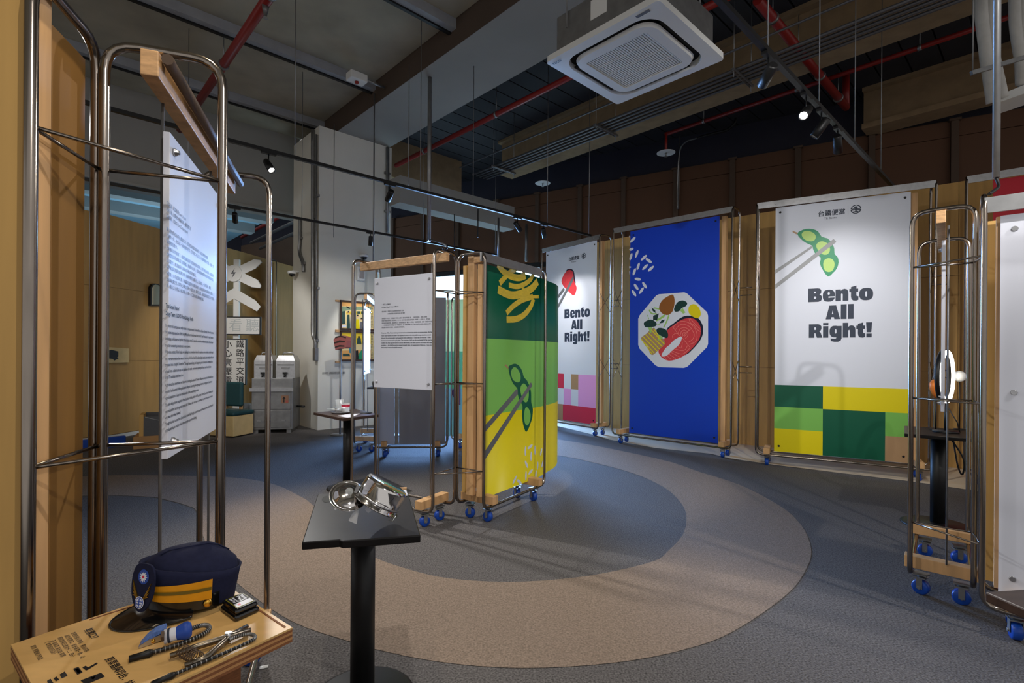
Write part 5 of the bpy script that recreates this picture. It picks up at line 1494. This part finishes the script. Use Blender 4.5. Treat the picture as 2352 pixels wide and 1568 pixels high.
def urn(x0, x1, label):
    o = ua + uy * 0.06
    r = thing('tea_urn', o + ux * (x0 + x1) / 2 + uy * 0.2 + UZ * 0.92, label, 'urn')
    b = MB(); z0, z1, z2 = 0.92, 1.21, 1.30
    b.box((x0, 0, z0), (x1, 0.38, z1), UX, o)
    i_ = 0.035
    b.add([o + ux * a + uy * d + UZ * z for a, d, z in [(x0, 0, z1), (x1, 0, z1), (x1, 0.38, z1), (x0, 0.38, z1), (x0 + i_, i_, z2), (x1 - i_, i_, z2), (x1 - i_, 0.38 - i_, z2), (x0 + i_, 0.38 - i_, z2)]], [(0, 1, 5, 4), (1, 2, 6, 5), (2, 3, 7, 6), (3, 0, 4, 7), (4, 5, 6, 7)])
    b.build('urn_body', M['steel'], r)
    m_ = (x0 + x1) / 2
    MB().tube([o + ux * (m_ - 0.09) + uy * 0.19 + UZ * 1.30, o + ux * (m_ - 0.07) + uy * 0.19 + UZ * 1.345, o + ux * (m_ + 0.07) + uy * 0.19 + UZ * 1.345, o + ux * (m_ + 0.09) + uy * 0.19 + UZ * 1.30], 0.01, 6).build('lid_handle', M['steel'], r)
    MB().box((m_ - 0.13, -0.02, 1.13), (m_ + 0.13, 0, 1.155), UX, o).box((m_ - 0.06, -0.03, 1.075), (m_ + 0.06, 0, 1.1), UX, o).build('clasp', M['galv'], r)
    MB().rod(o + ux * m_ + UZ * 0.975, o + ux * m_ - uy * 0.06 + UZ * 0.975, 0.014).lathe([(0.016, -0.03), (0.016, 0.0)], o + ux * m_ - uy * 0.05 + UZ * 0.965, n=10).box((m_ - 0.03, -0.058, 0.985), (m_ + 0.03, -0.044, 1.02), UX, o).build('tap', M['black'], r)
urn(0.02, 0.31, 'left steel tea urn with black tap on the cart')
urn(0.36, 0.66, 'right steel tea urn with black tap on the cart')

# stool, crates, boxes and odds at the back left
k0 = onz(536, 1006); kx = V((-0.9, 0.25, 0)).normalized(); ky = V((-kx.y, kx.x, 0)); ky = ky if ky.y > 0 else -ky
kt = thing('padded_seat_box', k0 + kx * 0.22 + ky * 0.2, 'cream wooden box seat with dark teal cushion and backrest', 'stool')
KX = (kx, ky, UZ)
MB().box((0, 0, 0.02), (0.46, 0.42, 0.34), KX, k0).build('seat_box', M['cream_box'], kt, bevel=0.01)
MB().box((-0.01, -0.01, 0.34), (0.47, 0.43, 0.41), KX, k0).build('seat_cushion', M['teal'], kt, bevel=0.025)
MB().box((0.14, 0.30, 0.46), (0.60, 0.37, 0.86), KX, k0).build('backrest', M['teal'], kt, bevel=0.03)
MB().box((0.2, 0.37, 0.1), (0.25, 0.40, 0.80), KX, k0).box((0.5, 0.37, 0.1), (0.55, 0.40, 0.80), KX, k0).build('back_post', M['pine'], kt)
b0 = onz(306, 1032); bxd = V((0.86, 0.5, 0)).normalized(); byd = V((-bxd.y, bxd.x, 0)); BX = (bxd, byd, UZ)
cn = thing('cardboard_carton', b0 + bxd * 0.3 + byd * 0.2, 'flat brown cardboard carton on carpet by left plywood wall', 'carton')
MB().box((0, 0, 0), (0.75, 0.42, 0.17), BX, b0).build('carton_body', M['carton'], cn, bevel=0.004)
MB().box((-0.005, 0.19, 0.171), (0.755, 0.23, 0.173), BX, b0).build('flap_seam', M['ply_edge'], cn)
c0 = b0 + bxd * 0.06 + byd * 0.03 + UZ * 0.17
ob = thing('open_case', c0 + bxd * 0.3 + byd * 0.15, 'open dark grey case with plywood end standing on the carton', 'case')
MB().box((0, 0, 0), (0.05, 0.32, 0.30), BX, c0).build('end_board', M['ply'], ob)
MB().box((0.05, 0.0, 0), (0.62, 0.02, 0.27), BX, c0).box((0.05, 0.30, 0), (0.62, 0.32, 0.30), BX, c0).box((0.05, 0.02, 0), (0.62, 0.30, 0.02), BX, c0).build('case_shell', mat('case_grey', (84, 84, 86), 0.5), ob)
MB().tube(spline([c0 + bxd * x - byd * 0.004 + UZ * z for x, z in ((0.07, 0.265), (0.2, 0.22), (0.33, 0.2), (0.46, 0.22), (0.6, 0.265))], 5, False), 0.006, 6).build('carry_strap', M['b_grey'], ob)
WL = Plane((-6.2, 7.84), (-5.69, 10.56))
fm0 = onz(240, 1030); fm1 = onz(290, 1024)
fx = (fm1 - fm0).normalized()
tag(recentre(MB().box((-0.3, 0, 0), ((fm1 - fm0).length, 0.06, 0.15), (fx, V((-fx.y, fx.x, 0)), UZ), fm0).build('blue_foam_block', M['blue_w'], bevel=0.015)), 'blue foam strip along baseboard of the left plywood wall', 'foam block')
WL0 = Plane((-7.6, 5.6), (-6.2, 7.84))
def wallthing(nm, label, cat, pl, pts, th, m, extra=None):
    q = [pl.hit(x, y, 0.002) for x, y in pts]
    c = sum(q, V((0, 0, 0))) / len(q)
    r = thing(nm, c, label, cat)
    b_ = MB().prism(q, pl.n * th).build('board', m, r)
    return r, b_
r_, b_ = wallthing('cutout_board', 'cream board with black ragged hole on left plywood wall', 'board', WL, [(243, 797), (290, 800), (290, 832), (243, 833)], 0.05, M['cream_box'])
MB().face([WL.hit(x, y, 0.055) for x, y in [(250, 803), (265, 807), (265, 818), (262, 821), (266, 822), (256, 828), (252, 824), (244, 823), (244, 804)]]).build('black_patch', M['ink_k'], b_, fix=False)
r_, b_ = wallthing('arched_mirror', 'small arched mirror in black frame on left plywood wall', 'mirror', WL, [(340, 702), (340, 660), (344, 653), (351, 651), (360, 653), (364, 660), (364, 702)], 0.05, M['black'])
MB().prism([WL.hit(x, y, 0.053) for x, y in [(342.5, 699), (342.5, 661), (346, 655), (351, 653.5), (358, 655), (362, 661), (362, 699)]], WL.n * 0.004).build('mirror_glass', mat('mirror_glass', (210, 200, 180), 0.08, 1.0), b_)
for i, (x0, y0, x1, hgt, lab) in enumerate([(560, 962, 578, 0.30, 'upright grey stone block behind the cream box seat'), (549, 977, 580, 0.13, 'low grey stone block between box seat and cart')]):
    p = onz(x0, y0); q = onz(x1, y0 - 1)
    d = (q - p).normalized()
    tag(recentre(MB().box((0, 0, 0), ((q - p).length, 0.25, hgt), (d, V((-d.y, d.x, 0)), UZ), p).build('stone_block', M['stone'], bevel=0.012)), lab, 'block')
p = onz(552, 990)
sh = thing('cloth_shoe', p, 'dark shoe on the carpet beside the steel cart', 'shoe')
MB().grid([[p + V((x * 0.12, 0.055 * s * w, 0.01)) for s in (-1, 0, 1)] for x, w in ((-1, .6), (0, .9), (1, .6))]).lathe([(0.05, 0.0), (0.05, 0.05), (0.03, 0.07), (0.001, 0.075)], p + V((-0.05, 0, 0)), n=14, sx=1.8).build('upper', M['walnut'], sh)
MB().lathe([(0.056, 0.0), (0.056, 0.014)], p + V((-0.05, 0, 0)), n=14, sx=1.9).build('sole', M['pvc_w'], sh)
p = onz(572, 981)
tag(recentre(MB().lathe([(0.10, 0), (0.11, 0.13), (0.10, 0.13), (0.09, 0.01), (0.001, 0.01)], p + V((0.02, -0.1, 0)), n=20).build('black_bucket', M['black'])), 'small black bucket at the foot of the stone blocks', 'bucket')
# ------------------------------------------------------------------ overhead services and lamps
def line_thing(name, label, cat, p, q, r, m, group=None):
    o = MB().rod(p, q, r).build(name, M[m])
    return tag(recentre(o), label, cat, group)


# ceiling cassette air conditioner
s0, s1, t0, t1, zb = 2.86, 3.80, 1.71, 2.68, 3.585
ac = thing('ceiling_air_conditioner', st((s0 + s1) / 2, (t0 + t1) / 2, zb), 'white square cassette air conditioner hanging under the deck', 'air conditioner')
def rr(cx, cy, hx, hy, r, z, n=6):
    out = []
    for ox, oy, a in ((hx - r, hy - r, 0), (-(hx - r), hy - r, pi / 2), (-(hx - r), -(hy - r), pi), (hx - r, -(hy - r), 1.5 * pi)):
        for i in range(n + 1):
            k = a + pi / 2 * i / n
            out.append(st(cx + ox + r * math.cos(k), cy + oy + r * math.sin(k), z))
    return out
mx, my = (s0 + s1) / 2, (t0 + t1) / 2
hx, hy = (s1 - s0) / 2, (t1 - t0) / 2
o_ = rr(mx, my, hx, hy, 0.03, zb); o2 = rr(mx, my, hx, hy, 0.03, zb + 0.045); i_ = rr(mx, my, 0.395, 0.395, 0.15, zb - 0.004); i2 = rr(mx, my, 0.39, 0.39, 0.15, zb + 0.05)
MB().grid([o2, o_], True, False).grid([o_, i_], True, False).grid([i_, i2], True, False).grid([i2, o2], True, False).build('fascia_panel', M['pvc_w'], ac)
MB().grid([rr(mx, my, 0.350, 0.350, 0.13, zb + 0.012), rr(mx, my, 0.337, 0.337, 0.12, zb - 0.012), rr(mx, my, 0.262, 0.262, 0.02, zb - 0.014), rr(mx, my, 0.259, 0.259, 0.02, zb + 0.006)], True, False).build('intake_frame', M['pvc_w'], ac)
MB().box((mx - 0.395, my - 0.395, zb + 0.04), (mx + 0.395, my + 0.395, zb + 0.05), AX, (0, 0, 0)).build('air_slot', M['dark'], ac)
for k in range(28):
    y = my - 0.250 + k * 0.0185
    MB().box((mx - 0.261, y - 0.0055, zb - 0.010), (mx + 0.261, y + 0.0055, zb + 0.004), AX, (0, 0, 0)).build('grille_slat', M['pvc_w'], ac)
for k in range(1, 4):
    x = mx - 0.261 + k * 0.1305
    MB().box((x - 0.003, my - 0.258, zb - 0.0115), (x + 0.003, my + 0.258, zb + 0.003), AX, (0, 0, 0)).build('grille_rib', M['pvc_w'], ac)
for (a, b, c, d) in ((-0.25, -0.386, 0.25, -0.360), (-0.25, 0.360, 0.25, 0.386), (-0.386, -0.25, -0.360, 0.25), (0.360, -0.25, 0.386, 0.25)):
    MB().box((mx + a, my + b, zb + 0.012), (mx + c, my + d, zb + 0.018), AX, (0, 0, 0)).build('air_vane', M['dark'], ac)
MB().box((mx - 0.42, my - 0.42, zb + 0.046), (mx + 0.42, my + 0.42, zb + 0.34), AX, (0, 0, 0)).build('casing', M['galv'], ac, bevel=0.01)
for q0, q1, z0, z1 in ((-0.30, -0.18, 0.2, 0.3), (-0.05, 0.09, 0.16, 0.30)):
    MB().box((mx - 0.423, my + q0, zb + z0), (mx - 0.42, my + q1, zb + z1), AX, (0, 0, 0)).build('rating_label', M['pvc_w'], ac)
text('lettering', 'TECO', 0.032, M['ink'], st(s0 + 0.06, t1 - 0.03, zb - 0.0045), -U1, -U2, ac, weight=0.0008, lift=0.001)
MB().box((s0 + 0.03, t0 + 0.09, zb - 0.003), (s0 + 0.055, t0 + 0.19, zb + 0.001), AX, (0, 0, 0)).build('indicator', M['b_grey_d'], ac)
for a in (-0.44, 0.44):
    for b in (-0.3, 0.3):
        MB().rod(st(mx + a, my + b, zb + 0.2), st(mx + a, my + b, 6.03), 0.006, 6).build('hanger_rod', M['galv'], ac)

# lighting tracks (square rails) and their spot lamps
GT = 'track spotlights'
def track(label, t, s_a, s_b, z, drops):
    r = thing('lighting_track', st(s_a, t, z), label, 'lighting track')
    MB().box((s_a, t - 0.018, z), (s_b, t + 0.018, z + 0.034), AX, (0, 0, 0)).build('rail', M['black'], r)
    for s_ in drops:
        zt = 5.65 if s_ < 3.9 else (5.30 if s_ < 4.98 else 6.03)
        MB().rod(st(s_, t, z + 0.034), st(s_, t, zt), 0.005, 6).build('drop_rod', M['galv'], r)
    return r
track('black lighting track crossing above the left frames', 5.47, -4.5, 7.0, 3.38, (-3.0, -0.5, 2.0, 3.55, 4.4, 5.9, 6.95))
track('black lighting track nearest the white column', 7.90, -4.0, 7.0, 3.38, (-2, 1.5, 3.0, 5.2, 6.95))
track('black lighting track running to the white pod banner', 1.325, 0.2, 7.6, 3.38, (1.2, 3.6, 4.7, 5.8, 6.9))
def lamp(label, t, s_, aim, energy, z=3.38, on=True, color=(1, 0.975, 0.95), angle=50, ln=0.16, group=None, blend=0.5, size=0.03):
    p = st(s_, t, z)
    d = V(aim) - (p - UZ * 0.14); d.normalize()
    r = thing('track_spotlight', p, label, 'spotlight', group)
    MB().box((-0.07, -0.02, -0.02), (0.07, 0.02, 0.0), AX, p).build('adapter', M['black'], r)
    piv = p - UZ * 0.13
    MB().rod(p - UZ * 0.02, piv, 0.006, 6).build('stem', M['black'], r)
    a = piv - d * ln * 0.45
    MB().lathe([(0.028, 0), (0.034, 0.01), (0.036, ln * 0.5), (0.036, ln), (0.030, ln), (0.028, ln - 0.02)], a, d, 20, cap1=False).build('lamp_head', M['black'], r)
    MB().lathe([(0.001, 0), (0.0285, 0.0)], a + d * (ln - 0.018), d, 20, cap0=False, cap1=False).build('lens', M['lens'] if on else M['black_gloss'], r)
    if on and energy:
        l = add_light('spot', 'SPOT', a + d * (ln + 0.012), a + d * 3, energy * 1.4, color, size, angle, blend)
        l.parent = r; l.location = l.location - r.location
    return r
def LAMPS():
    lamp('lit spotlight facing the camera above the crossing sign', 5.47, 1.74, (-0.3, 3.7, 0.3), 210, angle=85, blend=0.8)
    lamp('lit spotlight before the white column facing left down', 5.47, 3.12, (-3.4, 9.0, 1.2), 60, angle=60)
    lamp('black spotlight below the grey duct', 5.47, 5.25, (1.5, 9.0, 1.5), 45, on=True, angle=50)
    lamp('small lit spotlight right of the grey duct', 5.47, 5.82, (0.9, 9.3, 1.8), 50, angle=60, blend=1.0)
    lamp('black spotlight hanging above the crossing sign', 7.90, 2.07, (-5.2, 10.0, 0.8), 70, angle=75)
    lamp('black spotlight shining down on the white column posters', 7.90, 4.15, (-2.7, 9.4, 1.0), 45, angle=55)
    lamp('black spotlight at upper right beside the air conditioner', 1.325, 3.61, (1.6, 7.4, 1.6), 60, angle=65, blend=1.0)
    lamp('lit spotlight glaring towards the camera near right beam', 1.325, 4.38, (-0.2, 1.6, 0.5), 90, angle=75)
    lamp('lit spotlight right of the glaring one', 1.325, 4.76, (0.6, 5.6, 0.1), 50, angle=60)
    lamp('black spotlight hanging last on the right track', 1.325, 5.23, (3.9, 5.9, 1.5), 55, angle=75, blend=1.0)
    # unseen lamps on the same tracks, some added as fill for board and floor
    lamp('spotlight of the right track behind the camera', 1.325, 1.55, (3.75, 5.9, 1.4), 92, angle=52, blend=1.0)
    lamp('spotlight of the right track above the birch table', 1.325, 0.4, (-0.72, 1.05, 0.8), 26, angle=60, color=(1, 0.86, 0.64))
    lamp('unseen fill spotlight added to the right track for the tea text board', 1.325, 1.0, (-0.9, 4.2, 1.2), 34, angle=70, blend=1.0)
    lamp('unseen fill spotlight added to the right track for the beige band', 1.325, 0.75, (0.9, 3.6, 0.0), 62, angle=105, blend=1.0)
    lamp('spotlight of the left track beyond the left edge', 5.47, -1.2, (-5.9, 8.6, 1.5), 48, angle=80, color=(1, 0.93, 0.82), blend=1.0)
    lamp('spotlight of the left track over the foreground frames', 5.47, -0.6, (-1.4, 3.0, 0.6), 80, angle=90, blend=1.0)
    track('unseen black lighting track added behind the camera', -1.2, -1.5, 4.5, 3.38, (-1, 1.5, 4))  # unseen track, put in to carry fill lamps lighting the scene from the front
    lamp('added unseen rear spotlight aimed at the blue banner', -1.2, 1.8, (1.9, 6.9, 1.5), 190, angle=60, blend=1.0)
    lamp('added unseen rear fill spotlight aimed at the right floor', -1.2, 3.2, (2.4, 3.6, 0.0), 66, angle=90, blend=1.0)
    lamp('added unseen rear fill spotlight aimed at the left text board', -1.2, 0.6, (-0.9, 2.0, 1.4), 70, angle=60, blend=1.0)


LAMPS()
# conduit on the far left underside, pendant conduit pipes
cp = thing('pendant_conduit', (-1.19, 7.3, 2.95), 'long steel conduit dropping from beam to the tea text frame', 'conduit')
pj = at(985, 555, 7.3)
MB().rod(pj, V((pj.x, pj.y, 5.6)), 0.03).build('tube', M['galv'], cp)
MB().rod(V((pj.x, pj.y, 5.55)), V((pj.x, pj.y, 5.66)), 0.035).build('collar', M['black'], cp)
fa = f3.p(f3.L, f3.D * 0.3, 2.16)
MB().tube(spline([pj, pj + V((0.1, -0.6, -0.10)), fa + V((-0.05, 0.6, 0.16)), fa + V((0.0, 0.2, 0.03)), fa + V((0, 0, 0.005))], 5, False), 0.008, 6).build('cable', M['black'], cp)
cq = at(2288, 408, 2.72)
cp2 = thing('pendant_conduit', cq, 'steel conduit dropping to the frame at the right edge', 'conduit')
MB().rod(cq, V((cq.x, cq.y, 6.03)), 0.016).build('tube', M['galv'], cp2)
MB().tube(spline([cq, cq + V((-0.005, -0.02, -0.05)), cq + V((-0.05, -0.05, -0.08)), f13.p(0.02, 0.1, 2.165)], 5, False), 0.008, 6).build('cable', M['black'], cp2)
for i, (x, y0, y1, Yd, lab, m, r_) in enumerate([(860, 215, 605, 8.0, 'thin grey drop conduit beside the tea text frame', 'galv', 0.012), (768, 285, 545, 8.2, 'thin hanger rod before the white column', 'galv', 0.006), (940, 150, 425, 7.0, 'thin hanger rod under the concrete beam', 'galv', 0.005),
                                          (1044, 492, 575, 7.4, 'black cable drop above the centre frames', 'black', 0.008), (1145, 500, 590, 9.5, 'grey drop pipe before the brown wall', 'galv', 0.02),
                                          (1098, 480, 545, 9.0, 'black cable drop before the grey duct', 'black', 0.01), (1560, 310, 480, 10.8, 'thin grey conduit dropping down brown wall', 'galv', 0.012), (1209, 515, 600, 12.0, 'short conduit with box on brown wall', 'galv', 0.03)]):
    a_, b_ = at(x, y0, Yd), at(x, y1, Yd); b_.x = a_.x
    tag(recentre(MB().rod(b_, a_, r_, 8).build('drop_pipe', M[m])), lab, 'pipe')

# red sprinkler pipes
def sprinkler(label, p, d=0.0, disc=True):
    o = thing('sprinkler_head', p, label, 'sprinkler')
    MB().lathe([(0.16, 0.0), (0.16, 0.006), (0.02, 0.016)], p, n=28).build('cover_disc', M['pvc_w'], o)
    MB().lathe([(0.016, -0.06), (0.012, -0.03), (0.02, 0.0)], p, n=10).box((-0.03, -0.004, -0.066), (0.03, 0.004, -0.06), None, None).build('nozzle', M['galv'], o) if False else MB().lathe([(0.03, -0.066), (0.03, -0.06), (0.010, -0.05), (0.014, -0.02), (0.02, 0.0)], p, n=10).build('nozzle', M['galv'], o)
    if d:
        MB().rod(p, p + UZ * d, 0.025).build('riser', M['red'], o)
def redpipe(label, a, b, r, clips=4):
    o = thing('red_pipe', (a + b) / 2, label, 'pipe')
    MB().rod(a, b, r, 12).build('tube', M['red'], o)
    for k in range(clips):
        q = a.lerp(b, (k + 0.5) / clips)
        d = (b - a).normalized()
        MB().lathe([(r * 1.25, -0.02), (r * 1.25, 0.02)], q, d, 12).rod(q + UZ * r, q + UZ * 0.45, 0.006, 6).build('pipe_clip', M['galv'], o)
    return o
redpipe('thick red pipe sloping across the left ceiling', st(1.85, 3.0, 5.2), st(1.85, 10.41, 5.2), 0.055)
MB().lathe([(0.03, -0.10), (0.012, -0.08), (0.03, -0.02), (0.04, 0.06)], st(1.85, 5.95, 5.12), n=12).build('sprinkler_nozzle', M['galv'], bpy.data.objects['red_pipe'])
redpipe('red pipe along the right side of the concrete beam', st(5.56, 9.5, 5.3), st(5.56, 1.0, 5.3), 0.045)
redpipe('thin red pipe under the deck above the blue banner', st(8.45, 4.9, 5.4), st(8.45, -1.0, 5.4), 0.032)
redpipe('red pipe slanting down beside the right lighting track', st(5.85, 2.265, 5.3), st(9.4, 2.265, 5.3), 0.055)
tag(recentre(MB().rod(st(9.37, 2.265, 5.3), st(9.37, 2.265, 5.85), 0.05, 12).build('red_strut', M['red'])), 'short upright red strut at the end of slanting red pipe', 'pipe')
sprinkler('white sprinkler disc on red riser before the brown wall', st(8.17, 4.72, 4.93), 0.36)
sprinkler('white sprinkler disc farther left before brown wall', st(7.78, 7.35, 4.93))
sprinkler('white sprinkler disc left of the grey duct', st(6.43, 10.9, 4.93))
# detector box on the left channel
db = st(3.46, 7.04, 5.42)
dt = thing('detector_box', db, 'white detector box with red button under the left ceiling', 'detector')
MB().box((-0.13, -0.09, -0.08), (0.13, 0.09, 0.03), AX, db).build('box', M['pvc_w'], dt, bevel=0.01)
MB().lathe([(0.02, -0.11), (0.03, -0.095), (0.03, -0.08)], db, n=14).build('red_button', M['red'], dt)
MB().rod(db + U2 * 0.13, db + U2 * 0.45, 0.02).build('cable_gland', M['galv'], dt)
# bundle of conduits along the sprayed beam
for i, (ds, dz) in enumerate([(0.0, 0.0), (0.09, 0.0), (0.18, 0.0), (0.27, 0.0), (0.36, 0.0)]):
    tag(recentre(MB().rod(st(6.35 + ds, 7.9, 4.9 + dz), st(6.35 + ds, -2, 4.9 + dz), 0.02, 8).build('conduit_pipe', M['pipe_g'])),
        ['first', 'second', 'third', 'fourth', 'fifth'][i] + ' conduit of the bundle on hanging brackets, counted from the concrete beam', 'conduit', 'conduit bundle')
for t, lab in ((4.82, 'perforated bracket under the conduit bundle near centre'), (2.71, 'perforated bracket under the conduit bundle right of the air conditioner'), (7.2, 'perforated bracket at the far end of the conduit bundle')):
    o = thing('conduit_bracket', st(6.53, t, 4.86), lab, 'bracket')
    b = MB()
    for k in range(8):
        b.box((6.26 + k * 0.07, t - 0.022, 4.853), (6.26 + k * 0.07 + 0.05, t + 0.022, 4.878), AX, (0, 0, 0))
    b.box((6.24, t - 0.022, 4.845), (6.84, t - 0.016, 4.88), AX, (0, 0, 0)).box((6.24, t + 0.016, 4.845), (6.84, t + 0.022, 4.88), AX, (0, 0, 0)).box((6.24, t - 0.022, 4.87), (6.84, t + 0.022, 4.878), AX, (0, 0, 0))
    b.build('channel', M['galv'], o)
    for s_ in (6.28, 6.80):
        MB().rod(st(s_, t, 4.78), st(s_, t, 6.03), 0.006, 6).build('hanger_rod', M['galv'], o)
tag(recentre(MB().rod(st(6.1, 8.0, 5.0), st(6.1, -2, 5.0), 0.014, 8).build('cable_pipe', M['pipe_g'])), 'single thin cable pipe above the conduit bundle', 'conduit')
# curved black hose
hz = [at(*k) for k in ((1602, 317, 9.75), (1640, 306, 9.6), (1670, 298, 9.5), (1686, 284, 9.4), (1690, 272, 9.4))]
tag(recentre(MB().tube(spline(hz, 6, False), 0.026, 8).build('black_hose', M['black'])), 'black flexible hose under the deck above the blue banner', 'hose')
hb_ = [at(*k) for k in ((1556, 480, 10.6), (1556, 420, 10.6), (1561, 350, 10.4), (1575, 326, 10.1), (1600, 317.5, 9.76))]
tag(recentre(MB().tube(spline(hb_, 5, False), 0.016, 8).build('bent_conduit', M['galv'])), 'thin bent conduit joining black hose to brown wall', 'conduit')
# insulated pipes at the upper right
for lab, px, r_ in [('left white insulated pipe at the upper right', [(2252, -40), (2254, 30), (2262, 100), (2266, 140), (2272, 175), (2280, 235)], 0.055),
                    ('second white insulated pipe behind the steel conduit', [(2274, -40), (2276, 60), (2282, 130), (2292, 180), (2302, 225)], 0.055),
                    ('third white insulated pipe near the right edge', [(2330, -40), (2332, 50), (2338, 100), (2344, 140), (2346, 195)], 0.05),
                    ('fourth white insulated pipe cut by the right edge', [(2350, -40), (2352, 100), (2354, 200)], 0.055)]:
    tag(recentre(MB().tube(spline([at(x, y, 5.2 + (y + 40) * 0.001) for x, y in px], 5, False), r_, 10).build('insulated_pipe', M['insul'])), lab, 'pipe')
pu = tag(recentre(MB().prism([at(2280, 240, 5.5), at(2352, 215, 5.4), at(2430, 185, 5.3), at(2430, 160, 5.3), at(2352, 195, 5.4), at(2285, 222, 5.5)], (0.25, 0.25, 0)).build('drain_tray', M['pvc_w'])), 'white tray edge under the insulated pipes', 'tray')
sb = thing('pipe_support', at(2232, 170, 5.05), 'perforated steel support crossing the insulated pipes', 'bracket')
MB().bar(at(2231, 168, 5.05), at(2400, 118, 5.05), 0.03, 0.04).build('channel', M['galv'], sb)
pa_ = at(2234, 165, 5.05)
MB().rod(pa_, V((pa_.x, pa_.y, 6.03)), 0.006, 6).build('hanger_rod', M['galv'], sb)
